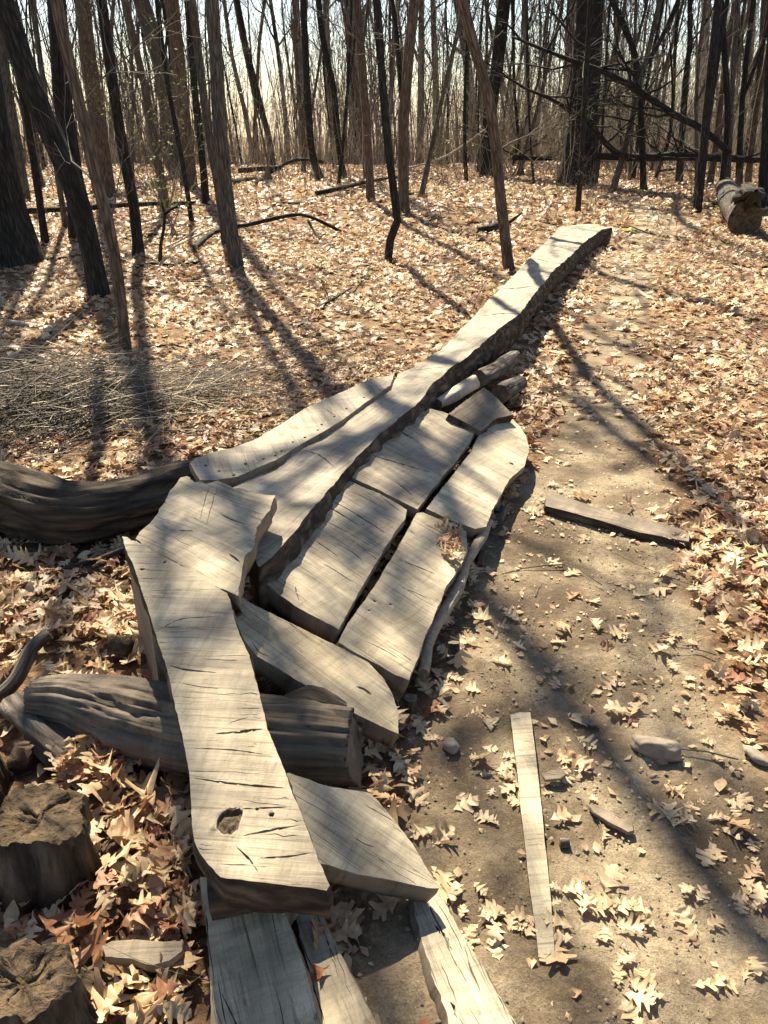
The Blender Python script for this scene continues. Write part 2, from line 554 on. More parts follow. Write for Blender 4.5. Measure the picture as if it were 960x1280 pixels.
def slab(name, label, cat, outline, anchors, thick, cdir, ncr=12, cell=0.02, cracks=(), knots=(), warp=0.004,
         rough=0.003, prof=None, mat='wood', emat='edge', ename='bark_edge', group=None, seed=1, crw=0.0046, crlen=(0.04, 0.26), smooth_out=False):
    rr = random.Random(seed)
    if isinstance(anchors, float):
        q0 = P(outline[0][0], outline[0][1], anchors)
        A = [q0, q0 + Vector((1, 0, 0)), q0 + Vector((0, 1, 0))]
    else:
        A = [P(*a) for a in anchors]
    nrm = (A[1] - A[0]).cross(A[2] - A[0]).normalized()
    if nrm.z < 0:
        nrm = -nrm
    camp = Vector((0, 0, H))

    def on(px, py):
        d = Vector(ray(px, py))
        t = (A[0] - camp).dot(nrm) / d.dot(nrm)
        return camp + d * t
    W = [on(*p) for p in outline]
    c = sum(W, Vector()) / len(W)
    ex = (on(*cdir[1]) - on(*cdir[0])).normalized()
    ey = nrm.cross(ex)

    def loc(v):
        v = v - c
        return (v.dot(ex), v.dot(ey))
    P2 = [loc(v) for v in W]
    area = sum(P2[i][0] * P2[(i + 1) % len(P2)][1] - P2[(i + 1) % len(P2)][0] * P2[i][1] for i in range(len(P2)))
    if area < 0:
        P2.reverse()
    # densify the outline with small irregularities
    O = []
    n = len(P2)
    step = max(cell * 0.8, 0.012)
    for i in range(n):
        a, b = Vector(P2[i]), Vector(P2[(i + 1) % n])
        L = (b - a).length
        m = max(1, int(L / step))
        nn = Vector((-(b - a).y, (b - a).x)).normalized() if L > 0 else Vector((0, 0))
        for q in range(m):
            t = q / m
            p = a.lerp(b, t)
            k = mnoise.noise(Vector((p.x * 9 + seed, p.y * 9, 0))) + 0.7 * mnoise.noise(Vector((p.x * 45 + seed, p.y * 45, 3)))
            p = p + nn * k * rough * (0.4 if q == 0 else 1)
            O.append((p.x, p.y))
    verts = [Vector(p) for p in O]
    depth = [0.0] * len(O)
    tint = [0.0] * len(O)
    edges = [(i, (i + 1) % len(O)) for i in range(len(O))]
    xs = np.array([p[0] for p in O])
    ys = np.array([p[1] for p in O])
    x0, x1, y0, y1 = xs.min(), xs.max(), ys.min(), ys.max()
    # cracks
    lines = []
    for pts, wd, dp in cracks:
        lines.append(([loc(on(*p)) for p in pts], wd * 1.5, dp, 0))
    # one end of most checks lies near the edge, as in drying timber
    for _ in range(ncr):
        L = crlen[0] + (crlen[1] - crlen[0]) * rr.random() ** 1.8
        ang = rr.gauss(0, 0.07)
        edge = rr.random() < .6
        if edge:
            cx, cy = O[rr.randrange(len(O))]
            sg = 1 if bool(pip(np.array(cx + .02), np.array(cy), O)) else -1
        else:
            cx, cy, sg = rr.uniform(x0, x1), rr.uniform(y0, y1), 1
        pts = []
        for q in range(7):
            s = (q / 6 - (0 if edge else .5)) * L * sg
            pts.append((cx + s * math.cos(ang), cy + s * math.sin(ang) + rr.gauss(0, 0.0016)))
        lines.append((pts, (0.25 + .75 * rr.random() ** 2.2) * crw, 0.012, 1 if edge else 0))
    for pts, wd, dp, fe in lines:
        rs = resample([Vector((p[0], p[1], 0)) for p in pts], 0.012)
        m = len(rs)
        if m < 4:
            continue
        inside = [bool(pip(np.array(p.x), np.array(p.y), O)) for p in rs]
        # keep the longest inside run
        best, cur = [], []
        for p, s in zip(rs, inside):
            if s:
                cur.append(p)
            else:
                if len(cur) > len(best):
                    best = cur
                cur = []
        if len(cur) > len(best):
            best = cur
        if len(best) < 5:
            continue
        m = len(best)
        b0 = len(verts)
        left, mid_, right = [], [], []
        for i, p in enumerate(best):
            tg = (best[min(i + 1, m - 1)] - best[max(i - 1, 0)]).normalized()
            nn = Vector((-tg.y, tg.x, 0))
            if fe:
                ww = wd * (1 - i / (m - 1)) ** .7 * rr.uniform(.75, 1.2)
                ww = 0 if i in (0, m - 1) else ww
            else:
                ww = wd * (math.sin(PI * (i + 0.0) / (m - 1)) ** 0.6 if 0 < i < m - 1 else 0) * rr.uniform(0.6, 1.25)
            mid_.append((p, ww, nn))
        idx_m = []
        for p, ww, nn in mid_:
            idx_m.append(len(verts))
            verts.append(Vector((p.x, p.y)))
            f = min(1, ww / max(wd, 1e-6))
            depth.append(-dp * f)
            tint.append(f)
        il, ir = [idx_m[0]], [idx_m[0]]
        for p, ww, nn in mid_[1:-1]:
            il.append(len(verts)); verts.append(Vector((p.x + nn.x * ww / 2, p.y + nn.y * ww / 2))); depth.append(0); tint.append(0)
            ir.append(len(verts)); verts.append(Vector((p.x - nn.x * ww / 2, p.y - nn.y * ww / 2))); depth.append(0); tint.append(0)
        il.append(idx_m[-1]); ir.append(idx_m[-1])
        for a in (il, ir, idx_m):
            edges += [(a[i], a[i + 1]) for i in range(len(a) - 1)]
    # knot holes (centre px, rx, ry in metres, depth)
    kn = []
    for (kp, rx, ry, dp) in knots:
        kx, ky = loc(on(*kp))
        kn.append((kx, ky, rx, ry))
        for f, dd, tt in ((1.12, 0.002, 0.0), (1.0, 0.0, 0.0), (0.9, -0.8, 0.9), (0.72, -1.0, 0.8), (.55, -.6, .5), (0.4, -0.35, 0.6), (.2, -.6, .6)):
            b0 = len(verts)
            mm = 22
            for q in range(mm):
                th = 2 * PI * q / mm
                k = 1 + 0.45 * mnoise.noise(Vector((math.cos(th) * 1.6, math.sin(th) * 1.6, seed + f * 0.8))) + .12 * mnoise.noise(Vector((math.cos(th) * 5, math.sin(th) * 5, seed + f)))
                verts.append(Vector((kx + rx * f * k * math.cos(th), ky + ry * f * k * math.sin(th))))
                depth.append(dp * dd * (1 + 0.35 * mnoise.noise(Vector((q * 0.9, f * 5, 2)))) if dd < 0 else dd)
                tint.append(tt * (0.75 + 0.4 * rr.random()))
            edges += [(b0 + q, b0 + (q + 1) % mm) for q in range(mm)]
    # interior points
    gx = np.arange(x0, x1, cell)
    gy = np.arange(y0, y1, cell)
    GX, GY = np.meshgrid(gx, gy)
    GX = GX + rng.uniform(-.3, .3, GX.shape) * cell
    GY = GY + rng.uniform(-.3, .3, GY.shape) * cell
    ins = pip(GX, GY, O)
    for x, y in zip(GX[ins], GY[ins]):
        if any(((x - a) / rx) ** 2 + ((y - b) / ry) ** 2 < 1.4 for a, b, rx, ry in kn):
            continue
        verts.append(Vector((x, y))); depth.append(0); tint.append(0)
    nv = len(verts)
    ov, oe, of, o2v, _, _ = delaunay_2d_cdt(verts, edges, [], 0, 1e-6)
    Z = np.zeros(len(ov)); Tn = np.zeros(len(ov))
    for i, src in enumerate(o2v):
        if src:
            Z[i] = min(depth[s] for s in src)
            Tn[i] = max(tint[s] for s in src)
    X = np.array([v.x for v in ov]); Yv = np.array([v.y for v in ov])
    tri = np.array([f for f in of if len(f) == 3])
    cxm = X[tri].mean(1); cym = Yv[tri].mean(1)
    tri = tri[pip(cxm, cym, O)]
    iscr = (Z < -1e-5)[tri].any(1)
    # crack walls get vertices of their own so the sawn face stays flat-shaded up to the lip
    own = np.unique(tri[iscr])
    mp = np.arange(len(X))
    mp[own] = len(X) + np.arange(len(own))
    tri = tri.copy()
    tri[iscr] = mp[tri[iscr]]
    X = np.concatenate([X, X[own]]); Yv = np.concatenate([Yv, Yv[own]]); Z = np.concatenate([Z, Z[own]])
    Tn = np.concatenate([np.where(Z[:len(Tn)] < -1e-5, Tn, 0), np.maximum(Tn[own], .5)])
    wz = warp * vn(X, Yv, 9, seed) + warp * 0.5 * vn(X * 0.6, Yv * 2.4, 22, seed + 1)
    C0 = np.array(c); EX = np.array(ex); EY = np.array(ey); NN = np.array(nrm)
    V = C0 + X[:, None] * EX + Yv[:, None] * EY + (wz + Z)[:, None] * NN
    tcv = np.stack([X + seed * 1.7, Yv + seed * 0.9, np.zeros_like(X)], -1)
    root = thing(name, label, cat, tuple(c), group)
    kin = np.zeros(len(tri), bool)
    tx, ty = X[tri].mean(1), Yv[tri].mean(1)
    for a, b, rx, ry in kn:
        if rx > .02:
            kin |= ((tx - a) / rx) ** 2 + ((ty - b) / ry) ** 2 < .95
    if kin.any():
        child(root, 'knot', V, [tuple(t) for t in tri[kin]], M['knot'], tc=tcv, tint=Tn)
    child(root, 'sawn_face', V, [tuple(t) for t in tri[~kin]], M[mat], tc=tcv, tint=Tn)
    # edge skirt
    nO = len(O)
    prof = prof or [(0, 0), (0.3, 0.004), (0.7, 0.0), (1.0, -0.006)]
    nm = []
    for i in range(nO):
        a, b = Vector(O[i - 1]), Vector(O[(i + 1) % nO])
        d = (b - a).normalized()
        nm.append(Vector((d.y, -d.x)))
    SV, ST, SF = [], [], []
    ow = warp
    arc = 0
    for i in range(nO):
        x, y = O[i]
        if i:
            arc += math.hypot(x - O[i - 1][0], y - O[i - 1][1])
        for k, (dd, oo) in enumerate(prof):
            jit = 0 if k == 0 else mnoise.noise(Vector((x * 12, y * 12, seed + dd * 2.2))) * 0.007 * min(4, thick / 0.08) + mnoise.noise(Vector((x * 40, y * 40, k * 3 + seed))) * 0.003
            px_, py_ = x + nm[i].x * (oo + jit), y + nm[i].y * (oo + jit)
            zz = float(warp * vn(x, y, 9, seed) + warp * 0.5 * vn(x * 0.6, y * 2.4, 22, seed + 1)) - dd * thick
            SV.append(c + ex * px_ + ey * py_ + nrm * zz)
            ST.append((dd * thick * 1.0, 0.3 * seed, arc))
    kk = len(prof)
    for i in range(nO):
        j = (i + 1) % nO
        for k in range(kk - 1):
            SF.append((i * kk + k, i * kk + k + 1, j * kk + k + 1, j * kk + k))
    SF.append(tuple(i * kk + kk - 1 for i in range(nO - 1, -1, -1)))
    child(root, ename, [tuple(v) for v in SV], SF, M[emat], tc=ST, tint=[0.0] * len(SV))
    return root, on, nrm


# ------------------------------------------------------------ the boardwalk of split logs
BARK_PROF = [(0, 0), (0.06, 0.004), (0.14, 0.010), (0.24, 0.012), (0.36, 0.016), (0.48, 0.014), (0.6, 0.004), (0.72, -0.012), (0.86, -0.04), (1.0, -0.10)]
beam_out = [(700, 284), (672, 312), (640, 346), (602, 385), (570, 418), (545, 441), (520, 457), (497, 469), (490, 482), (458, 504), (430, 525),
            (400, 543), (371, 561), (345, 577), (320, 589), (300, 601), (286, 612), (300, 640), (310, 668), (318, 690), (323, 708), (340, 697), (362, 672),
            (385, 645), (405, 620), (430, 587), (456, 560), (480, 539), (500, 522), (519, 508), (537, 484), (562, 462), (587, 444), (612, 421), (630, 405), (650, 392), (664, 372),
            (678, 356), (695, 334), (712, 321), (730, 303), (752, 287), (765, 284), (745, 281), (722, 281)]
beam, beam_on, beam_n = slab('split_log_beam', 'long flat topped split log running up the middle to the trail, bark on its right side', 'log beam',
                    beam_out, [(750, 282, .26), (700, 284, .26), (519, 508, .38)], 0.30, ((500, 480), (560, 440)), ncr=40, cell=0.04,
                    cracks=[([(669, 357), (650, 360), (627, 361)], 0.02, .02), ([(648, 392), (625, 392), (604, 394)], 0.02, .02),
                            ([(563, 458), (530, 462), (505, 464)], 0.006, .01), ([(377, 563), (400, 570), (418, 583)], 0.006, .01), ([(700, 320), (716, 321)], 0.01, .01)],
                    prof=BARK_PROF, warp=0.009, rough=0.008, seed=3, crw=0.005, crlen=(0.1, 0.3), mat='wood_light')

side_out = [(237, 579), (243, 573), (262, 566), (290, 560), (320, 549), (350, 531), (380, 511), (420, 493), (458, 476), (493, 468), (488, 482),
            (456, 504), (428, 525), (398, 543), (370, 559), (344, 576), (319, 586), (296, 596), (270, 600), (250, 600)]
sboard, sb_on, sb_n = slab('side_board', 'narrow pale board with rows of screws along the left side of the split log beam', 'board',
                    side_out, [(237, 579, .425), (490, 470, .395), (319, 586, .42)], 0.055, ((300, 565), (310, 590)), ncr=5, cell=0.025,
                    cracks=[([(404, 510), (412, 515), (420, 520)], 0.004, .01)],
                    emat='side', ename='sawn_edge', mat='wood_light', seed=5, warp=0.002)
for q in [(257, 582), (274, 589), (307, 580), (329, 574), (352, 564), (366, 553), (381, 547), (402, 531), (418, 521), (433, 511), (397, 538), (344, 570), (292, 594), (455, 497), (463, 490)]:
    c = sb_on(*q)
    V, Fc, T = tube([c - sb_n * 0.004, c + sb_n * 0.0035], [0.0065, 0.006], 8)
    child(sboard, 'screw', V, Fc, M['screw'])

slab_c_out = [(169, 672), (173, 663), (187, 650), (198, 636), (207, 627), (212, 612), (219, 607), (226, 598), (234, 596), (238, 599), (243, 603), (251, 601), (256, 604),
              (265, 603), (272, 601), (284, 606), (292, 610), (300, 609), (318, 615), (330, 619), (344, 620), (342, 629), (337, 640), (326, 650), (320, 658), (319, 671), (317, 682), (306, 697), (302, 713), (300, 728), (298, 743), (273, 734), (250, 718), (223, 703), (192, 691)]
slab_c, c_on, c_n = slab('broken_wood_slab', 'wide wavy slab with a ragged broken far end, over the head of the beam', 'wood slab',
     slab_c_out, [(237, 597, .52), (340, 622, .53), (298, 743, .50)], 0.085, ((170, 640), (300, 700)), ncr=16, cell=0.016,
     cracks=[([(222, 661), (232, 664), (243, 666)], 0.006, .015), ([(276, 642), (290, 648), (307, 654)], 0.005, .012), ([(223, 702), (200, 693), (180, 688)], 0.003, .012),
             ([(286, 692), (297, 699), (304, 703)], 0.005, .012), ([(320, 615), (332, 620), (341, 622)], 0.005, .012), ([(262, 605), (256, 625), (250, 650)], 0.002, .006), ([(272, 605), (262, 640), (257, 660)], 0.002, .006)],
     warp=0.011, rough=0.007, seed=8, prof=[(0, 0), (0.25, 0.004), (0.6, 0.0), (1.0, -0.02)], emat='side', ename='split_edge')

slab_a_out = [(153, 671), (159, 672), (164, 676), (171, 677), (195, 692), (223, 704), (247, 718), (266, 731), (284, 741), (288, 752), (293, 774), (301, 796), (312, 819), (318, 842), (325, 872), (333, 903), (334, 911), (345, 936),
              (357, 968), (371, 1004), (385, 1040), (397, 1072), (412, 1106), (408, 1112), (385, 1108), (350, 1104), (310, 1100), (276, 1096), (266, 1085), (250, 1066), (243, 1050), (240, 1030),
              (239, 1000), (237, 970), (231, 935), (222, 893), (212, 850), (200, 810), (186, 765), (176, 735), (166, 705), (157, 686)]
slab_a, a_on, a_n = slab('knotted_plank', 'thick plank with a deep knot hole and open cracks, nearest the camera', 'plank', slab_a_out,
     [(156, 673, .50), (282, 742, .50), (330, 1103, .46)], 0.095, ((240, 900), (335, 905)), ncr=46, cell=0.013,
     cracks=[([(268, 917), (300, 915), (330, 911), (345, 910)], 0.0075, .02), ([(207, 831), (235, 838), (272, 842)], 0.0045, .012), ([(242, 973), (290, 980), (357, 986)], 0.0045, .012),
             ([(303, 1045), (340, 1038), (382, 1031)], 0.0045, .012), ([(300, 1012), (330, 1011), (365, 1009)], 0.003, .01), ([(225, 855), (250, 860), (275, 862)], 0.003, .01), ([(241, 935), (290, 938), (330, 943)], 0.003, .01),
             ([(294, 1057), (310, 1072), (323, 1090)], 0.003, .01), ([(194, 790), (210, 781), (228, 774), (260, 772), (275, 771)], 0.003, .01), ([(322, 1072), (360, 1070), (396, 1064)], 0.003, .01),
             ([(251, 706), (262, 718), (272, 725)], 0.003, .01), ([(188, 781), (206, 784), (228, 784)], 0.003, .01), ([(284, 905), (310, 897), (320, 896)], 0.003, .01)],
     knots=[((288, 1027), 0.026, 0.036, 0.011), ((340, 1020), 0.006, 0.006, 0.01), ((322, 1013), 0.004, 0.004, 0.008), ((178, 712), 0.007, 0.006, 0.01), ((206, 703), 0.005, 0.005, 0.01)],
     warp=0.0035, rough=0.003, seed=12, emat='edge', ename='bark_edge')

slab_d_out = [(340, 966), (362, 965), (385, 973), (404, 981), (430, 986), (462, 991), (472, 1000), (482, 1012), (500, 1036), (522, 1066), (540, 1094), (549, 1110), (535, 1110), (508, 1104), (470, 1096), (440, 1090), (408, 1080), (380, 1074), (345, 1060)]
slab('pale_wood_slab', 'pale pointed slab poking out to the right from under the knotted plank', 'wood slab', slab_d_out,
     [(362, 965, .27), (462, 991, .20), (508, 1104, .13)], 0.075, ((400, 1000), (520, 1080)), ncr=10, cell=0.016,
     cracks=[([(404, 996), (410, 991), (418, 992)], 0.004, .012), ([(448, 1027), (455, 1023), (468, 1025)], 0.004, .012), ([(440, 1045), (455, 1055), (470, 1060)], 0.002, .008)],
     mat='wood_light', seed=15, warp=0.004, emat='side', ename='sawn_edge')

slab_e_out = [(284, 741), (300, 744), (312, 752), (340, 766), (370, 782), (400, 797), (430, 811), (458, 826), (480, 850), (490, 868), (498, 892), (498, 917), (480, 909),
              (455, 897), (430, 884), (400, 868), (372, 850), (345, 833), (322, 820), (305, 800), (294, 775)]
slab('wedge_plank', 'long low plank sloping down to a point, between the four panels and the knotted plank', 'plank', slab_e_out,
     [(290, 745, .34), (480, 850, .17), (455, 897, .17)], 0.07, ((330, 780), (480, 890)), ncr=14, cell=0.016,
     cracks=[([(445, 858), (455, 862), (465, 870)], 0.008, .012), ([(314, 800), (325, 815), (340, 820)], 0.003, .012)],
     seed=17, warp=0.004, emat='side', ename='sawn_edge')

G4 = 'four sawn panels of the wooden platform'
f_anch = [(429, 594, .335), (326, 721, .335), (606, 660, .15)]


def fa(dz):
    return [(a, b, z + dz) for a, b, z in f_anch]


CD = ((470, 560), (560, 610))
slab('platform_panel', 'far left platform panel, beside the beam, with long cracks', 'wood panel',
     [(519, 517), (537, 511), (553, 515), (575, 524), (595, 535), (591, 546), (585, 556), (570, 576), (553, 596), (541, 611), (531, 625), (522, 636), (500, 626), (474, 612), (450, 602), (430, 592), (439, 578), (462, 557), (480, 541), (492, 537), (505, 526)],
     fa(.006), 0.065, CD, ncr=22, cell=0.02, cracks=[([(460, 568), (490, 577), (538, 590)], 0.009, .02), ([(497, 537), (507, 543), (518, 548)], 0.014, .02), ([(494, 602), (505, 610), (516, 620)], 0.007, .012), ([(503, 530), (530, 545), (550, 552)], .004, .01)],
     group=G4, seed=21, warp=0.004, rough=0.004, crw=.0055, emat='side', ename='sawn_edge')
slab('platform_panel', 'near left platform panel, largest of the four, with many parallel cracks', 'wood panel',
     [(428, 597), (448, 606), (474, 617), (498, 630), (509, 637), (506, 649), (494, 664), (486, 678), (472, 700), (458, 725), (446, 744), (437, 762), (430, 776), (423, 788), (398, 774), (371, 759), (347, 741), (327, 724), (326, 712), (331, 703), (347, 690), (362, 673), (375, 658), (388, 641), (400, 626)],
     fa(0), 0.075, CD, ncr=46, cell=0.018, cracks=[([(406, 622), (440, 640), (482, 667)], 0.007, .02), ([(400, 628), (420, 640), (448, 657)], 0.006, .015), ([(390, 675), (410, 688), (424, 697)], .004, .01), ([(404, 705), (420, 714), (440, 728)], .004, .01), ([(430, 612), (455, 622), (486, 638)], .004, .01),
                                                      ([(369, 733), (371, 742), (374, 752)], .004, .01), ([(385, 640), (430, 664), (470, 686)], .003, .01), ([(420, 680), (445, 694), (456, 706)], .003, .01)],
     group=G4, seed=23, warp=0.0045, rough=0.004, crw=.0055, emat='side', ename='sawn_edge', crlen=(0.08, 0.3))
slab('platform_panel', 'far right platform panel with a curved outer edge and hardly a crack', 'wood panel',
     [(601, 540), (618, 531), (641, 524), (650, 533), (657, 543), (661, 556), (661, 565), (655, 583), (646, 591), (637, 599), (630, 612), (622, 626), (614, 640), (608, 658), (594, 661), (575, 655), (557, 647), (544, 641), (533, 636), (545, 621), (556, 606), (570, 588), (588, 566), (594, 552)],
     fa(.003), 0.06, CD, ncr=5, cell=0.02, cracks=[([(545, 626), (552, 628), (560, 631)], .003, .01)], knots=[((640, 580), 0.012, 0.01, 0.01), ((589, 559), 0.006, 0.006, 0.01)],
     group=G4, seed=25, warp=0.005, rough=0.003, emat='side', ename='sawn_edge', mat='wood_light')
slab('platform_panel', 'near right platform panel along the thin pole, lowest of the four', 'wood panel',
     [(521, 641), (528, 640), (548, 648), (571, 658), (583, 664), (584, 690), (570, 716), (557, 735), (546, 762), (534, 790), (527, 808), (521, 826), (512, 851), (495, 844), (474, 831), (446, 816), (423, 803), (429, 790), (439, 773), (452, 756), (466, 737), (480, 713), (497, 686), (510, 662)],
     fa(-.004), 0.07, CD, ncr=22, cell=0.018, cracks=[([(530, 655), (550, 664), (566, 672)], .005, .012), ([(497, 700), (520, 708), (545, 718)], .005, .012), ([(500, 735), (520, 742), (540, 752)], .003, .01), ([(455, 800), (480, 812), (500, 825)], .003, .01)],
     knots=[((468, 752), .006, .005, .01), ((461, 764), .006, .004, .01), ((488, 756), .006, .004, .01)],
     group=G4, seed=27, warp=0.0045, rough=0.004, crw=.0055, emat='side', ename='sawn_edge')


# ------------------------------------------------------------ logs
def log(name, label, cat, path, rad, mat='bark_log', k=20, amp=0.15, ridge=0.10, step=0.04, seed=1, caps=(0, 1), group=None, end='wood_dark', flat=1.0, slant=0.0, groove=0.0):
    pts = resample(path, step)
    n = len(pts)
    rr = list(np.interp(np.linspace(0, 1, n), np.linspace(0, 1, len(rad)), rad))
    V, Fc, T = tube(pts, rr, k, amp, seed, ridge, flat, cap=False, groove=groove)
    if slant:
        ax = (pts[-1] - pts[-2]).normalized()
        for i in range((n - 1) * k, n * k):
            V[i] = V[i] + ax * (V[i].z - pts[-1].z) * slant
    root = thing(name, label, cat, tuple(sum(pts, Vector()) / n), group)
    if mat.startswith('wood'):
        T = [(T[i][2], abs(((i % k) / k) - .5) * 6.283 * max(rr) + seed, 0) for i in range(len(T))]
    child(root, 'bark', V, Fc, M[mat], tc=T, tint=[0.0] * len(V))
    for e in caps:
        ring = V[:k] if e == 0 else V[(n - 1) * k:]
        cc = sum(ring, Vector()) / k
        CV, CT, CF = [], [], []
        for f in (1.0, 0.75, 0.45, 0.15):
            for j, v in enumerate(ring):
                q = cc + (v - cc) * f
                ax = (pts[0] - pts[1]).normalized() if e == 0 else (pts[-1] - pts[-2]).normalized()
                q = q + ax * (mnoise.noise(q * 30) * 0.006 if f < 1 else 0)
                CV.append(q)
                th = 2 * PI * j / k
                CT.append((th * 0.04, f * rr[0 if e == 0 else -1] * 1.2, seed))
        for a in range(3):
            for j in range(k):
                j2 = (j + 1) % k
                q = (a * k + j, a * k + j2, (a + 1) * k + j2, (a + 1) * k + j)
                CF.append(q if e == 1 else q[::-1])
        CF.append(tuple(range(3 * k, 4 * k)) if e == 1 else tuple(range(4 * k - 1, 3 * k - 1, -1)))
        child(root, 'cut_end', CV, CF, M[end], tc=CT, tint=[0.0] * len(CV))
    return root


log('fallen_log', 'thick dark bent log coming in from the left under the broken slab', 'log',
    [P(-230, 640, .17), P(-100, 618, .17), P(0, 622, .165), P(90, 640, .155), P(170, 628, .15), P(232, 606, .16), P(300, 596, .17)], [.165, .16, .155, .145, .13, .12, .11], amp=0.18, ridge=0.10, k=72, seed=4, step=0.02, groove=.10)
# crossing log under the knotted plank
log('bearer_log', 'old cracked log lying crosswise under the knotted plank', 'log',
    [P(45, 872, .12), P(95, 876, .14), P(160, 895, .15), P(240, 915, .16), P(330, 925, .17), P(400, 930, .165), P(441, 934, .16)], [.06, .085, .115, .12, .12, .115, .105], mat='wood_dark', amp=0.09, ridge=0.10, k=96, seed=6, step=0.012, slant=-0.3, groove=.16)
log('short_log', 'short rotten round behind the end of the crossing log', 'log',
    [P(405, 905, .10), P(455, 915, .09)], [.075, .07], amp=0.2, ridge=0.15, k=20, seed=9)
log('bark_slab', 'thin arched strip of bark lying in the dark hollow under the wedge plank', 'bark',
    [P(345, 880, .20), P(385, 868, .235), P(432, 884, .19)], [.02, .045, .02], k=12, flat=0.35, seed=2, caps=())
# support post under the far corner of the knotted plank
def prism(name, root, top, bot, mat, seed=0, tcs=(1, 1)):
    k = len(top)
    V = list(top) + list(bot)
    Fc = [tuple(range(k)), tuple(range(2 * k - 1, k - 1, -1))]
    for j in range(k):
        j2 = (j + 1) % k
        Fc.append((j, j + k, j2 + k, j2))
    T = [(v.z, v.x + v.y + seed, v.x) for v in V]
    return child(root, name, V, Fc, M[mat], tc=T, tint=[0.0] * len(V), smooth=False)


r = thing('upright_post', 'squared upright holding up the far left corner of the knotted plank', 'post', tuple(P(190, 845)))
tp = [P(157, 680, .405), P(187, 770, .40), P(212, 768, .40), P(182, 684, .405)]
bt = [Vector((v.x, v.y, float(gz(v.x, v.y)) - 0.02)) for v in tp]
prism('timber', r, tp, bt, 'side')

for nm, lb, path, rd in (
        ('bearer_log', 'dark bearer log in the gap beneath the two right platform panels', [P(452, 800, .07), P(520, 700, .075), P(575, 620, .08), P(618, 560, .08)], [.05, .05, .045, .045]),
        ('bearer_log', 'dark bearer log beneath the left platform panels beside the beam', [P(350, 735, .16), P(420, 645, .17), P(480, 580, .17), P(530, 535, .17)], [.06, .06, .055, .05]),
        ('bearer_log', 'dark bearer log beneath the broken slab', [P(200, 700, .33), P(300, 660, .33)], [.07, .07]),
        ('bearer_log', 'dark bearer log beneath the near end of the knotted plank', [P(262, 1090, .23), P(370, 1075, .23)], [.10, .10]),
        ('bearer_log', 'dark bearer under the wedge plank beside the four panels', [P(300, 790, .2), P(470, 880, .06)], [.05, .04])):
    log(nm, lb, 'log', path, rd, seed=len(lb), k=16, amp=.1)

# planks at the bottom of the picture
slab('lower_plank', 'broad worn plank at the bottom edge, half in the shade of the knotted plank', 'plank',
     [(250, 1096), (258, 1150), (262, 1200), (264, 1260), (262, 1330), (420, 1330), (402, 1282), (388, 1235), (372, 1185), (356, 1140), (345, 1100)],
     [(255, 1150, .10), (375, 1190, .10), (400, 1285, .07)], 0.06, ((310, 1130), (350, 1290)), ncr=16, cell=0.018, seed=31, crlen=(0.1, 0.3), mat='wood', emat='side', ename='sawn_edge')
slab('narrow_lower_plank', 'narrower plank at the bottom edge, right of the broad worn plank', 'plank',
     [(366, 1126), (374, 1170), (386, 1210), (400, 1255), (420, 1330), (500, 1330), (482, 1300), (462, 1262), (440, 1220), (415, 1170), (396, 1128)],
     [(370, 1140, .05), (430, 1200, .05), (420, 1285, .04)], 0.05, ((385, 1150), (430, 1270)), ncr=10, cell=0.018, seed=33, crlen=(0.08, 0.25), mat='wood', emat='side', ename='sawn_edge')
slab('sunken_timber', 'flat pale worn timber with flaky surface sunk level with the soil at the bottom', 'timber',
     [(516, 1110), (548, 1112), (566, 1145), (590, 1185), (612, 1222), (640, 1270), (672, 1335), (582, 1335), (560, 1275), (540, 1215), (524, 1165)],
     .042, 0.06, ((530, 1120), (610, 1290)), ncr=40, cell=0.014, seed=35, crlen=(0.03, 0.22), crw=.007, mat='wood_light', emat='side', ename='worn_edge', warp=.007, rough=.008, prof=[(0, 0), (.3, .01), (1, .02)])
log('thin_pole', 'thin bent pole lying along the right edge of the platform panels', 'pole',
    [P(611, 652, .115), P(603, 670, .11), P(584, 703, .10), P(573, 735, .095), P(553, 768, .09), P(537, 797, .085), P(529, 842, .075)],
    [.020, .022, .020, .021, .023, .022, .020], mat='stick', k=14, amp=.16, ridge=.08, step=.02, seed=16)
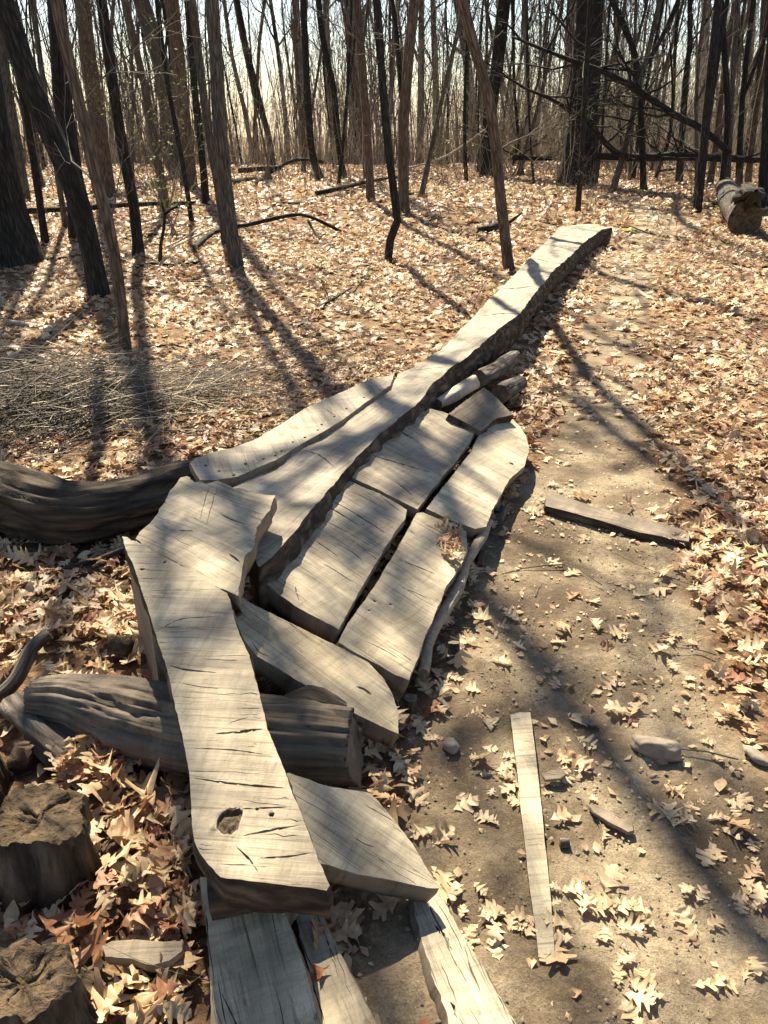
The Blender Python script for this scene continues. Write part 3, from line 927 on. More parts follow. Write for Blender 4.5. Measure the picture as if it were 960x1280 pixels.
# blocks and short logs beyond the panels
slab('wood_block', 'squared chunk of split wood lying between the panels and the beam', 'wood block',
     [(561, 517), (583, 500), (605, 484), (622, 498), (642, 519), (622, 522), (601, 539), (580, 527)],
     [(561, 517, .31), (605, 484, .32), (640, 519, .22)], 0.13, ((580, 505), (600, 490)), ncr=8, cell=0.02, seed=41, rough=.005, mat='wood_dark')
for i, (nm, lb, path, rd, mt) in enumerate([
        ('split_stick', 'pale knobbly stick of split wood against the dark side of the beam', [P(547, 505, .25), P(570, 492, .25), P(592, 478, .25)], [.03, .042, .045], 'twig_pale'),
        ('short_log', 'short log round leaning on the beam, left of the smaller round', [P(598, 474, .22), P(618, 464, .2), P(642, 447, .16)], [.06, .062, .055], 'bark_grey'),
        ('short_log', 'small log round with a dark hollow end, beside the trail litter', [P(626, 492, .12), P(650, 478, .1)], [.06, .055], 'bark_grey'),
        ('short_log', 'small round of branch wood at the outer end of the platform', [P(624, 652, .03), P(631, 634, .03)], [.022, .022], 'bark_grey'),
        ('wood_peg', 'short sawn peg standing beside the thin pole', [P(567, 828, .0), P(567, 803, .07)], [.024, .022], 'bark_log'),
        ('wood_peg', 'small dark stub under the point of the wedge plank', [P(514, 893, .0), P(514, 872, .07)], [.022, .022], 'bark_log'),
        ('wood_peg', 'round stub lying on soil to the right of the thin strip', [P(700, 1054, .015), P(712, 1053, .018)], [.013, .012], 'bark_grey'),
        ('wood_peg', 'dark peg standing just below the platform corner', [P(600, 706, .0), P(601, 690, .03)], [.02, .02], 'bark_log')]):
    log(nm, lb, 'log' if 'log' in nm else 'wood', path, rd, mt, seed=20 + i, k=18, amp=.16, ridge=.12, step=.03)

# half round log on the soil and the thin strip
slab('half_round_log', 'half round piece of timber lying alone on the bare soil right of the platform', 'timber',
     [(682, 622), (687, 617), (700, 620), (740, 632), (780, 643), (820, 652), (855, 662), (862, 668), (861, 676), (838, 672), (800, 665), (760, 654), (720, 642), (682, 633)],
     [(687, 617, .055), (855, 662, .055), (720, 642, .045)], 0.06, ((700, 630), (850, 668)), ncr=10, cell=0.02, seed=43, crlen=(.08, .3), mat='wood_dark', emat='bark_log', prof=[(0, 0), (.4, .006), (.8, 0), (1, -.015)])
slab('thin_wood_strip', 'thin flat sawn strip of wood lying on the soil, pointing to the camera', 'wood strip',
     [(638, 893), (650, 890), (663, 890), (668, 930), (674, 980), (679, 1030), (684, 1080), (689, 1130), (694, 1200), (684, 1203), (674, 1201), (668, 1150), (662, 1110), (656, 1055), (651, 1010), (645, 950)],
     [(638, 893, .02), (663, 890, .02), (684, 1200, .018)], 0.014, ((650, 1000), (675, 998)), ncr=34, cell=0.012, seed=45, crlen=(.02, .07), crw=.0025, mat='wood_light', emat='side', ename='sawn_edge', warp=.0015, rough=.0012, prof=[(0, 0), (1, 0)])
for i, (lb, ol, z, th, cat) in enumerate([
        ('thin dark chip of wood lying aslant in shadow on the soil', [(736, 1005), (745, 1006), (768, 1017), (790, 1030), (792, 1038), (785, 1040), (760, 1027), (742, 1015)], .02, .018, 'wood chip'),
        ('flat light wood chip right beside the thin strip', [(678, 968), (690, 963), (704, 962), (707, 968), (700, 973), (682, 975)], .018, .012, 'wood chip'),
        ('tiny wood chip above the flat brown stone, on dark soil', [(728, 899), (736, 897), (746, 901), (747, 906), (740, 906), (729, 902)], .01, .008, 'wood chip'),
        ('narrow split of wood in the leaves at the lower left', [(128, 1182), (140, 1176), (170, 1174), (205, 1177), (228, 1174), (228, 1188), (212, 1200), (190, 1206), (165, 1198), (132, 1196)], .07, .035, 'split wood'),
        ('thin dark splinter near the leaf cluster under the wedge plank', [(547, 872), (551, 871), (563, 884), (560, 886)], .012, .008, 'wood chip')]):
    slab('wood_chip', lb, cat, ol, float(z), th, (ol[0], ol[3]), ncr=2, cell=.01, seed=50 + i, mat='wood_dark', emat='side', ename='sawn_edge', rough=.002, warp=.001)


def rock(name, label, cat, ctr, sx, sy, sz, rot, mat='stone', seed=1, sub=20, amp=.3, flat_top=None, facets=True):
    rr = random.Random(seed)
    V, Fc, T = [], [], []
    n, k = sub // 2, sub
    planes = [(Vector((rr.gauss(0, 1), rr.gauss(0, 1), rr.gauss(0, 1))).normalized(), rr.uniform(.62, .9)) for _ in range(9)]
    for i in range(n + 1):
        ph = PI * i / n
        for j in range(k):
            th = 2 * PI * j / k
            d = Vector((math.sin(ph) * math.cos(th), math.sin(ph) * math.sin(th), math.cos(ph)))
            v = d * (1 + amp * mnoise.noise(d * 1.7 + Vector((seed, 0, 0))) + amp * .25 * mnoise.noise(d * 7 + Vector((seed, 0, 0))))
            if facets:
                for pn, pd in planes:
                    s = v.dot(pn) - pd
                    if s > 0:
                        v = v - pn * s * 0.92
            if flat_top and v.z > flat_top:
                v.z = flat_top + (v.z - flat_top) * .08 + mnoise.noise(v * 6) * .03
            x, y = v.x * sx, v.y * sy
            V.append(Vector((ctr[0] + x * math.cos(rot) - y * math.sin(rot), ctr[1] + x * math.sin(rot) + y * math.cos(rot), ctr[2] + v.z * sz)))
    for i in range(n):
        for j in range(k):
            j2 = (j + 1) % k
            Fc.append((i * k + j, (i + 1) * k + j, (i + 1) * k + j2, i * k + j2))
    o = new_mesh(name, np.array([tuple(v) for v in V]) - np.array(tuple(ctr)), Fc, M[mat], tc=[tuple(v - Vector(ctr)) for v in V], smooth=True)
    o.location = ctr
    me = o.data
    tag(o, label, cat)
    return o


rock('stone', 'large flat brown stone lying on the soil at the right', 'stone', P(820, 935, .015), .085, .042, .035, -.3, seed=3, sub=28)
rock('stone', 'small brown stone on the soil below the platform corner', 'stone', P(564, 932, .012), .032, .025, .022, -.4, seed=5)
rock('stone', 'long stone half under the leaves at the right edge', 'stone', P(946, 945, .01), .05, .024, .02, -1.0, seed=8)
rock('pebble', 'tiny pebble on the soil between chip and flat stone', 'stone', P(817, 970, .004), .014, .01, .008, .2, seed=9, sub=12)


# rotten stumps, lower left
def stump(name, label, ctr, rx, ry, h, seed, mat='rotten', tilt=0.0, holes=0.02, lean=(0, 0)):
    k, V, T = 110, [], []
    rows = [(0, 1.16), (.35, 1.04), (.7, .98), (.92, .97), (1.0, .92), (1.0, .8), (1, .66), (1, .52), (1, .38), (1, .24), (1, .1)]
    for q, (t, f) in enumerate(rows):
        for j in range(k):
            th = 2 * PI * j / k
            d = Vector((math.cos(th), math.sin(th), 0))
            e = 1 + .42 * mnoise.noise(d * 1.3 + Vector((seed, 0, 0))) + .12 * mnoise.noise(d * 6 + Vector((seed, 0, t * .6)))
            x, y = rx * f * e * d.x, ry * f * e * d.y
            z = h * t
            if q >= 3:
                z += .03 * mnoise.noise(Vector((x * 12, y * 12, seed))) + holes * mnoise.noise(Vector((x * 34, y * 34, seed))) + .008 * mnoise.noise(Vector((x * 110, y * 110, seed))) + x * lean[0] + y * lean[1]
                if f < .5:
                    z -= .012 * (1 - f)
                for ca in (.9, 2.9, 4.4):
                    dth = abs((th + .25 * mnoise.noise(Vector((f * 5, ca, seed))) - ca + PI) % (2 * PI) - PI)
                    z -= .014 * max(0, 1 - dth * f / .03) * (f < .7)
            else:
                gv = abs(mnoise.noise(Vector((d.x * 9, d.y * 9, t * .8 + seed)))) * .16
                x *= 1 - gv
                y *= 1 - gv
                x *= 1 + .10 * mnoise.noise(Vector((th * 9, t * 3, seed)))
                y *= 1 + .05 * mnoise.noise(Vector((th * 9, t * 3, seed + 5)))
            V.append(Vector((ctr[0] + x, ctr[1] + y, ctr[2] + z)))
            T.append((math.atan2(y, x) * .12, math.hypot(x, y) * 1.3, z))
    root = thing(name, label, 'stump', tuple(ctr))
    n = len(rows)
    sideF, topF = [], []
    for i in range(n - 1):
        for j in range(k):
            j2 = (j + 1) % k
            (sideF if i < 4 else topF).append((i * k + j, i * k + j2, (i + 1) * k + j2, (i + 1) * k + j))
    sideF.append(tuple(range(k - 1, -1, -1)))
    topF.append(tuple(range((n - 1) * k, n * k)))
    child(root, 'bark', V, sideF, M['bark_log'], tc=T)
    child(root, 'rotten_top', V, topF, M[mat], tc=T, tint=[0.0] * len(V))
    return root


stump('rotten_stump', 'crumbling brown cut stump with cracked top, left of the knotted plank', P(66, 1085, .0), .125, .13, .19, 3, lean=(-.15, -.1))
stump('rotten_stump', 'dark rotten stump at the bottom left corner', P(45, 1290, .0), .12, .10, .17, 7, lean=(.1, .1))
stump('rotten_stump', 'dark mossy stump cut off by the left edge, beside the crossing log', P(-35, 1000, .0), .10, .12, .2, 9)
log('rotten_log', 'decayed grey log running down from the left towards the brown stump', 'log',
    [P(20, 880, .05), P(60, 920, .06), P(110, 960, .05), P(165, 1000, .03)], [.05, .065, .06, .04], mat='bark_grey', seed=31, k=22, amp=.3, ridge=.2, step=.02)
log('broken_branch', 'bleached broken branch standing against the left end of the crossing log', 'branch',
    [P(-15, 885, .02), P(20, 850, .10), P(40, 810, .17), P(62, 792, .20)], [.03, .026, .026, .02], mat='bark_grey', seed=33, k=12, amp=.25, ridge=.15, step=.02)
log('broken_branch', 'dark stick lying in leaves between the thick bent log and the post', 'branch',
    [P(78, 712, .03), P(120, 700, .045), P(165, 682, .06)], [.012, .014, .01], mat='bark', seed=34, k=8, step=.05)
rock('rotten_chunk', 'brown chunk of rotten wood between the stump and the knotted plank', 'rotten wood', P(150, 985, .04), .045, .05, .05, .3, mat='rotten', seed=22, amp=.6)
rock('rotten_chunk', 'dark chunk of rotten wood behind the crossing log by the post', 'rotten wood', P(150, 810, .04), .06, .05, .05, .1, mat='rotten', seed=24, amp=.5)
rock('rotten_chunk', 'broken lump of wood under the far edge of the wedge plank', 'rotten wood', P(443, 905, .05), .03, .03, .045, .1, mat='rotten', seed=27, amp=.5)


# ------------------------------------------------------------ trees
def grow(mb, start, d, L, r, lvl, rr, kseg=(7, 5, 4, 3), wig=0.16, up=0.12, nch=(5, 4, 3), minr=0.0025, maxlvl=3):
    n = kseg[min(lvl, 3)]
    seg = max(3, int(4 + L * (1.2 if lvl == 0 else 1.0)))
    seg = min(seg, 8)
    pts = [Vector(start)]
    dd = Vector(d).normalized()
    for i in range(seg):
        dd = (dd + Vector((rr.gauss(0, wig), rr.gauss(0, wig), rr.gauss(0, wig) + up))).normalized()
        pts.append(pts[-1] + dd * L / seg)
    rad = [max(minr, r * (1 - .8 * i / seg)) for i in range(seg + 1)]
    V, Fc, T = tube(pts, rad, n, cap=False)
    mb.add(V, Fc, T)
    if lvl < maxlvl:
        m = nch[min(lvl, len(nch) - 1)]
        for q in range(m):
            t = rr.uniform(.25, .98)
            i = min(int(t * seg), seg - 1)
            p = pts[i].lerp(pts[i + 1], t * seg - i)
            base = (pts[i + 1] - pts[i]).normalized()
            a = Vector((rr.gauss(0, 1), rr.gauss(0, 1), rr.gauss(0, 1)))
            a = (a - base * a.dot(base)).normalized()
            ang = rr.uniform(.45, 1.0)
            nd = base * math.cos(ang) + a * math.sin(ang)
            grow(mb, p, nd, L * rr.uniform(.35, .62), max(minr, rad[i] * rr.uniform(.4, .65)), lvl + 1, rr, kseg, wig, up, nch, minr, maxlvl)


def near_tree(name, label, path, width, mat='bark', height=14, k=14, amp=.10, ridge=.05, flare=.35, seed=1, nb=9, b0=.40, twigs=4, top=.55, cat='tree', lean=None, forks=()):
    """path: pixels from the base up. width: pixel width of the trunk a little above the base"""
    b = P(*path[0])
    y0 = b.y
    pts = [Vector((b.x, b.y, b.z - .06))] + [PY(px, py, y0 + .0) for px, py in path[1:]]
    axis = y0 * CP + (H - b.z) * SP
    r = width / 2 * axis / F
    tz = pts[-1].z
    d = (pts[-1] - pts[-2]).normalized()
    rr = random.Random(seed)
    if lean is not None:
        d = Vector(lean).normalized()
    while pts[-1].z < height:
        d = (d * .8 + Vector((d.x * .7 + rr.gauss(0, .05), rr.gauss(0, .05), 1)).normalized() * .25).normalized()
        pts.append(pts[-1] + d * 1.3)
    rs = resample(pts, max(.10, min(.25, y0 * .02)))
    n = len(rs)
    Ls = [0]
    for i in range(1, n):
        Ls.append(Ls[-1] + (rs[i] - rs[i - 1]).length)
    rad = [r * (1 - (1 - top) * (s / Ls[-1]) ** 1.1) * (1 + flare * math.exp(-s / (r * 2.2))) for s in Ls]
    V, Fc, T = tube(rs, rad, k, amp, seed, ridge, cap=False)
    Fc.append(tuple(range((n - 1) * k, n * k)))
    root = thing(name, label, cat, tuple(b))
    child(root, 'trunk', V, Fc, M[mat], tc=T)
    mb = MB()
    for q in range(nb):
        t = b0 + (1 - b0) * (q + rr.random()) / nb
        i = int(t * (n - 1))
        a = rr.uniform(0, 2 * PI)
        mb = MB()
        grow(mb, rs[i], (math.cos(a), math.sin(a), rr.uniform(.5, 1.3)), rr.uniform(1.6, 3.2) * (1.2 - .4 * t), rad[i] * rr.uniform(.4, .65), 0, rr, nch=(4, 3), maxlvl=2, minr=.008)
        mb.build('branch', M[mat], root)
    for q in range(twigs):
        t = rr.uniform(.08, .42)
        i = int(t * (n - 1))
        a = rr.uniform(0, 2 * PI)
        mb = MB()
        grow(mb, rs[i], (math.cos(a), math.sin(a), rr.uniform(.0, .8)), rr.uniform(.4, 1.3), .007 + r * .05, 1, rr, nch=(4, 4, 3), maxlvl=3, minr=.0022, wig=.2)
        mb.build('branch', M['twig'], root)
    for fp, fw in forks:
        fpts = [PY(px, py, y0) for px, py in fp]
        d = (fpts[-1] - fpts[-2]).normalized()
        while fpts[-1].z < height * .7:
            d = (d + Vector((0, 0, .15))).normalized()
            fpts.append(fpts[-1] + d * 1.2)
        fr = resample(fpts, .2)
        rf = fw / 2 * axis / F
        V, Fc, T = tube(fr, [rf * (1 - .6 * i / len(fr)) for i in range(len(fr))], 10, .08, seed, .03, cap=True)
        child(root, 'fork_limb', V, Fc, M[mat], tc=T)
        for q in range(4):
            i = rr.randrange(len(fr) // 2, len(fr))
            a = rr.uniform(0, 6.28)
            mb = MB()
            grow(mb, fr[i], (math.cos(a), math.sin(a), .8), 1.6, rf * .4, 1, rr, nch=(4, 3), maxlvl=2, minr=.005)
            mb.build('branch', M[mat], root)
    return root, rs


TREES = [
    # name, label, path, width, mat, kw
    ('oak_tree', 'massive dark trunk with flared roots at the left edge', [(0, 330), (-12, 270), (-26, 180), (-44, 80), (-60, 0)], 74, 'bark', dict(k=40, ridge=.10, flare=.5, seed=101, height=17)),
    ('leaning_tree', 'thick black trunk leaning left, in the left foreground', [(125, 371), (113, 310), (92, 235), (62, 165), (36, 100), (14, 35), (2, 0)], 25, 'bark', dict(k=28, seed=102, flare=.12, height=14, ridge=.07, top=.8, nb=12)),
    ('slender_tree', 'slender brown trunk nearest the camera on the left, beside the black leaning one', [(157, 433), (147, 345), (136, 282), (123, 235), (107, 165), (95, 110), (80, 50), (70, 0)], 14, 'bark_brown', dict(k=18, seed=103, flare=.18, height=8, ridge=.04, nb=3)),
    ('dark_tree', 'straight dark trunk behind the leaning black one', [(100, 300), (92, 220), (80, 140), (74, 60), (70, 0)], 22, 'bark', dict(seed=104)),
    ('dark_tree', 'slim dark trunk just right of the slender brown one', [(173, 320), (168, 262), (156, 200), (140, 100), (127, 0)], 13, 'bark', dict(seed=105, nb=4)),
    ('brown_tree', 'reddish trunk in shade right behind the slender brown one', [(134, 248), (128, 190), (116, 110), (102, 0)], 19, 'bark_brown', dict(seed=106)),
    ('thin_tree', 'thin dark trunk leaning left between massive trunk and leaning one', [(57, 306), (48, 240), (34, 150), (18, 60), (8, 0)], 9, 'bark', dict(seed=107)),
    ('thin_tree', 'thin grey trunk next to the massive trunk, farther back', [(33, 252), (22, 180), (6, 90), (-5, 0)], 10, 'bark_grey', dict(seed=108)),
    ('thin_tree', 'short looking grey trunk seen low between two dark ones on the left', [(82, 283), (72, 220), (58, 130), (40, 0)], 7, 'bark_grey', dict(seed=109)),
    ('brown_tree', 'stout shaggy trunk leaning left behind the green leafed shrub', [(221, 212), (212, 150), (202, 85), (186, 30), (176, 0)], 22, 'bark_grey', dict(seed=110, k=20)),
    ('brown_tree', 'pinkish brown trunk right of the stout shaggy one', [(236, 236), (232, 170), (224, 90), (215, 0)], 18, 'bark_brown', dict(seed=111, k=18)),
    ('dark_tree', 'slim black trunk left of the tall grey pair', [(258, 256), (252, 190), (243, 110), (235, 0)], 9, 'bark', dict(seed=112, nb=5)),
    ('thin_tree', 'thin black sapling leaning left at the foot of the pinkish trunk', [(240, 279), (231, 220), (218, 150), (207, 90), (196, 0)], 6, 'bark', dict(seed=113, nb=3, height=9)),
    ('tall_tree', 'tall grey brown trunk casting the long shadow over the leaves', [(296, 333), (286, 267), (276, 169), (271, 84), (265, 0)], 16, 'bark_grey', dict(seed=114, k=24, flare=.35, height=16, ridge=.06, nb=7, top=.6)),
    ('thin_tree', 'thin trunk hugging the left side of the tall grey one', [(283, 305), (273, 239), (257, 140), (243, 22), (240, 0)], 10, 'bark_grey', dict(seed=115, nb=4)),
    ('thin_tree', 'slender trunk leaning left against the bright sky, near the centre left', [(341, 208), (335, 169), (324, 127), (308, 60), (296, 0)], 8, 'bark', dict(seed=116)),
    ('dark_tree', 'slim black trunk with a slanting foot in the left middle', [(402, 225), (390, 190), (384, 112), (379, 0)], 9, 'bark', dict(seed=117)),
    ('thin_tree', 'lighter trunk just behind the slim black one with the slanting foot', [(381, 196), (376, 110), (370, 0)], 10, 'bark_grey', dict(seed=118)),
    ('thin_tree', 'wavy dark trunk bending left of the stout dark one', [(430, 222), (422, 170), (417, 112), (404, 50), (398, 0)], 8, 'bark', dict(seed=119)),
    ('dark_tree', 'stout dark trunk in the centre left, farther back', [(449, 192), (446, 130), (444, 70), (438, 0)], 22, 'bark', dict(seed=120, k=18)),
    ('brown_tree', 'light brown trunk in front of the stout dark one', [(464, 252), (460, 180), (456, 120), (446, 0)], 10, 'bark_brown', dict(seed=121)),
    ('crooked_tree', 'black trunk with a crooked dog leg foot near the centre', [(484, 328), (488, 300), (497, 276), (495, 258), (486, 190), (481, 140), (474, 50), (471, 0)], 10, 'bark', dict(seed=122, flare=.05, k=16)),
    ('brown_tree', 'smooth brown trunk right behind the crooked black one', [(505, 266), (504, 200), (505, 140), (512, 60), (518, 0)], 13, 'bark_brown', dict(seed=123, k=16)),
    ('dark_tree', 'straight narrow dark trunk between the smooth brown and leaning ones', [(546, 202), (545, 120), (541, 0)], 9, 'bark', dict(seed=124)),
    ('thin_tree', 'grey trunk farther back, left of the straight narrow dark one', [(525, 200), (526, 120), (527, 0)], 9, 'bark_grey', dict(seed=125)),
    ('dark_tree', 'black trunk leaning left behind the forked brown one', [(598, 203), (592, 150), (584, 80), (571, 0)], 12, 'bark', dict(seed=126)),
    ('forked_tree', 'forked reddish brown trunk standing beside the beam', [(637, 337), (627, 260), (620, 190), (611, 120), (590, 52), (578, 0)], 13.5, 'bark_brown', dict(seed=127, k=20, flare=.12, height=9)),
    ('dark_tree', 'dark trunk crossing behind the forked brown one', [(609, 219), (612, 150), (621, 80), (631, 0)], 17, 'bark', dict(seed=128, k=18)),
    ('oak_tree', 'biggest furrowed trunk at the right of the trail bend', [(722, 231), (727, 180), (731, 100), (738, 0)], 33, 'bark', dict(seed=129, k=56, ridge=.09, flare=.55, height=18, nb=10)),
    ('dark_tree', 'straight black trunk touching the left of the biggest one', [(707, 200), (709, 120), (714, 0)], 13, 'bark', dict(seed=130)),
    ('thin_tree', 'thin dark stem standing in front of the biggest trunk', [(722, 266), (727, 200), (731, 120), (737, 20)], 7, 'bark', dict(seed=131, height=7)),
    ('forked_tree', 'slim dark tree forking into a wide Y right of the biggest trunk', [(805, 239), (802, 163), (797, 90), (788, 52), (765, 0)], 8, 'bark', dict(seed=132, forks=[([(797, 95), (823, 55), (848, 0)], 6)])),
    ('dark_tree', 'straight black trunk leaning right beside the trail', [(872, 265), (881, 169), (888, 96), (898, 0)], 10.5, 'bark', dict(seed=133, k=16, flare=.1)),
    ('thin_tree', 'left of the two close grey stems near the cut log', [(900, 250), (909, 160), (907, 87), (901, 0)], 7.5, 'bark', dict(seed=134)),
    ('thin_tree', 'right of the two close grey stems near the cut log', [(909, 248), (915, 117), (922, 0)], 6.5, 'bark_grey', dict(seed=135)),
    ('dark_tree', 'black trunk at the right edge behind the cut log', [(957, 262), (962, 146), (970, 0)], 17, 'bark', dict(seed=136)),
    ('thin_tree', 'bending grey stem left of the black trunk at the right edge', [(937, 206), (944, 130), (952, 60), (956, 0)], 9, 'bark_grey', dict(seed=137)),
    ('thin_tree', 'straight pencil thin stem between the biggest trunk and the Y tree', [(787, 228), (792, 117), (794, 40), (795, 0)], 4, 'bark_grey', dict(seed=138)),
    ('thin_tree', 'pencil thin stem slanting right beyond the Y tree', [(817, 226), (838, 163), (844, 60), (848, 0)], 4.5, 'bark', dict(seed=139)),
    ('brown_tree', 'pale brown stout trunk farther back, left of the straight black one', [(873, 192), (877, 110), (884, 0)], 12, 'bark_brown', dict(seed=140)),
    ('thin_tree', 'grey stem far back between the dark trunk and the big one', [(662, 198), (660, 120), (655, 0)], 8, 'bark_grey', dict(seed=141)),
    ('thin_tree', 'dark leaning stem right behind the forked brown tree', [(645, 205), (640, 150), (628, 100)], 5, 'bark', dict(seed=142)),
    ('thin_tree', 'thin dark stem just left of the pale trunk with the slanting foot neighbour', [(362, 190), (352, 100), (338, 0)], 6, 'bark', dict(seed=143)),
    ('thin_tree', 'thin leaning stem in the brightest gap of sky', [(318, 200), (306, 140), (290, 70), (280, 0)], 6, 'bark_grey', dict(seed=144)),
    ('thin_tree', 'dark stem at the back, left of the brown and black pair', [(418, 190), (412, 100), (408, 0)], 7, 'bark_grey', dict(seed=145)),
]
TALL = None
for nm, lb, path, wd, mt, kw in TREES:
    tr = near_tree(nm, lb, path, wd, mt, **kw)
    if kw['seed'] == 114:
        TALL = tr
# unseen crooked limbs added to the tall grey tree, shaped to shade the platform
SX = sun_dir
for q, (pl, r0) in enumerate([
        ([(612, 500, .25), (578, 545, .26), (545, 585, .26), (500, 610, .28), (455, 655, .3), (430, 700, .3)], .070),
        ([(300, 585, .42), (345, 605, .42), (390, 640, .40), (440, 640, .3), (500, 650, .25)], .055),
        ([(190, 640, .5), (240, 665, .5), (300, 690, .5), (350, 720, .3)], .045),
        ([(570, 640, .2), (530, 690, .2), (505, 750, .15), (470, 800, .15), (420, 830, .2)], .055),
        ([(200, 790, .5), (260, 800, .5), (310, 790, .45), (380, 810, .25)], .040)]):
    pts = []
    for a in pl:
        p = P(*a)
        t = (TALL[0].location.y + .3 * math.sin(q * 2.1 + len(pts) * .9) - p.y) / SX.y
        pts.append(p + SX * t)
    near = min(TALL[1], key=lambda v: (v - pts[0] + Vector((0, 0, 1.2))).length)
    path = resample([near, near.lerp(pts[0], .5) + Vector((0, .2, .15))] + pts, .15)
    n_ = len(path)
    mb = MB()
    V, Fc, T = tube(path, [max(.012, r0 * (1.25 - .65 * i / n_)) for i in range(n_)], 8, .2, q, cap=False)
    mb.add(V, Fc, T)
    rr_ = random.Random(400 + q)
    for k_ in range(2):
        i = rr_.randrange(n_ // 3, n_)
        a = rr_.uniform(0, 6.28)
        grow(mb, path[i], (math.cos(a), math.sin(a), .5), rr_.uniform(.6, 1.4), .016, 2, rr_, nch=(4, 3, 3), maxlvl=3, minr=.006)
    mb.build('branch', M['bark_grey'], TALL[0])


# extra crown limbs where the photo's overhead shadows need them are added above
def proto_tree(seed, hgt, r, lean, mat, fork=False):
    rr = random.Random(seed)
    mb = MB()
    pts = [Vector((0, 0, -.1))]
    d = Vector((lean * rr.uniform(-1, 1), lean * rr.uniform(-1, 1), 1)).normalized()
    while pts[-1].z < hgt:
        d = (d + Vector((rr.gauss(0, .045), rr.gauss(0, .045), .04))).normalized()
        pts.append(pts[-1] + d * 1.0)
    n = len(pts)
    rad = [r * (1 - .75 * i / (n - 1)) * (1 + .3 * math.exp(-i * 2)) for i in range(n)]
    V, Fc, T = tube(pts, rad, 7, .08, seed, 0, cap=False)
    mb.add(V, Fc, T)
    for q in range(8):
        t = rr.uniform(.08, .97)
        i = min(int(t * (n - 1)), n - 2)
        a = rr.uniform(0, 6.28)
        big = t > .35
        grow(mb, pts[i], (math.cos(a), math.sin(a), rr.uniform(.5, 1.6)), rr.uniform(1.2, 3.4) * (1 if big else .6), rad[i] * (.45 if big else .25), 1 if big else 2, rr,
             kseg=(5, 4, 3, 3), nch=(4, 4, 3), maxlvl=3 if not big else 2, minr=.008 if big else .006)
    if fork:
        i = int(n * rr.uniform(.15, .3))
        grow(mb, pts[i], (rr.uniform(-.5, .5), rr.uniform(-.3, .3), 1.4), hgt * .6, rad[i] * .7, 0, rr, kseg=(6, 4, 3, 3), nch=(5, 4, 3), maxlvl=2, minr=.006, wig=.06)
    o = mb.build('bare_tree', M[mat])
    return o


protos = []
for i in range(14):
    mt = ('bark', 'bark_grey', 'bark_brown', 'bark', 'bark_grey')[i % 5]
    protos.append(proto_tree(200 + i, 11 + (i % 5) * 1.5, .042 + .016 * (i % 4), .2, mt, i % 3 == 0))
fr = random.Random(77)
taken = []
nfar = 0
tries = 0
first = [True] * len(protos)
while nfar < 292 and tries < 6000:
    tries += 1
    y = 17 + 45 * fr.random() ** .8
    x = fr.uniform(-.56, .56) * y
    px = 480 + F * x / (y * CP + 1.7 * SP)
    if y < 24 and abs(x - float(trail_x(y))) < 1.3:
        continue
    if (230 < px < 640 and fr.random() < .45) or (265 < px < 345 and fr.random() < .6):
        continue
    if px < 640 and y < 26 and fr.random() < .6:
        continue
    if any((x - a) ** 2 + (y - b) ** 2 < .55 for a, b in taken):
        continue
    taken.append((x, y))
    q = fr.randrange(len(protos))
    if first[q]:
        o = protos[q]
        first[q] = False
    else:
        o = protos[q].copy()
        COL.objects.link(o)
    o.location = (x, y, float(gz(x, y)))
    s = fr.uniform(.75, 1.35)
    o.scale = (s, s, fr.uniform(.9, 1.2))
    o.rotation_euler = (fr.gauss(0, .03), fr.gauss(0, .05), fr.uniform(0, 6.28))
    kk = 0
    for lim, where in ((90, 'behind the black leaning trunk'), (200, 'behind the shaggy trunk'), (300, 'behind the tall grey trunk'), (360, 'in the brightest gap of sky'),
                       (450, 'left of the stout dark trunk'), (540, 'behind the crooked black trunk'), (640, 'behind the forked brown tree'), (700, 'left of the biggest trunk'), (790, 'right of the biggest trunk'),
                       (860, 'behind the Y shaped tree'), (2000, 'behind the cut log')):
        if px < lim:
            break
    dep = 'farthest rows' if y > 40 else ('middle rows' if y > 27 else 'nearest rows')
    lk = ('slim dark', 'slim grey', 'slim brown', 'slim dark', 'slim grey')[q % 5]
    tag(o, '%s bare tree %s, in the %s' % (lk, where, dep), 'tree', '%s bare trees %s, %s' % (lk, where, dep))
    nfar += 1


# ------------------------------------------------------------ undergrowth and far wood (uncountable)
def quick_tubes(P0, D, L, R0, seg=3, bend=.25, gen=rng):
    """vectorised 3 sided bent twigs; P0 (n,3), D (n,3) unit, L (n), R0 (n)"""
    n = len(P0)
    a = np.cross(D, np.array([0.3, 0.2, 1.0]))
    a /= np.linalg.norm(a, axis=1)[:, None] + 1e-9
    b = np.cross(D, a)
    bx = gen.normal(0, bend, (n, 2))
    V = []
    for s in range(seg + 1):
        t = s / seg
        c = P0 + D * (L * t)[:, None] + (a * (bx[:, :1]) + b * bx[:, 1:]) * (L * t * t)[:, None]
        for j in range(3):
            th = 2 * PI * j / 3
            V.append(c + (a * math.cos(th) + b * math.sin(th)) * (R0 * (1 - .75 * t))[:, None])
    V = np.stack(V, 1)                     # n, (seg+1)*3, 3
    m = (seg + 1) * 3
    Fq = []
    for s in range(seg):
        for j in range(3):
            j2 = (j + 1) % 3
            Fq.append((s * 3 + j, s * 3 + j2, (s + 1) * 3 + j2, (s + 1) * 3 + j))
    Fq = np.array(Fq)
    return V.reshape(-1, 3), (Fq[None] + (np.arange(n) * m)[:, None, None]).reshape(-1, 4)


def stuff(name, V, Q, mat, tint=None, smooth=True):
    o = new_mesh(name, V, Q, mat, tint=tint, smooth=smooth)
    o['kind'] = 'stuff'
    return o


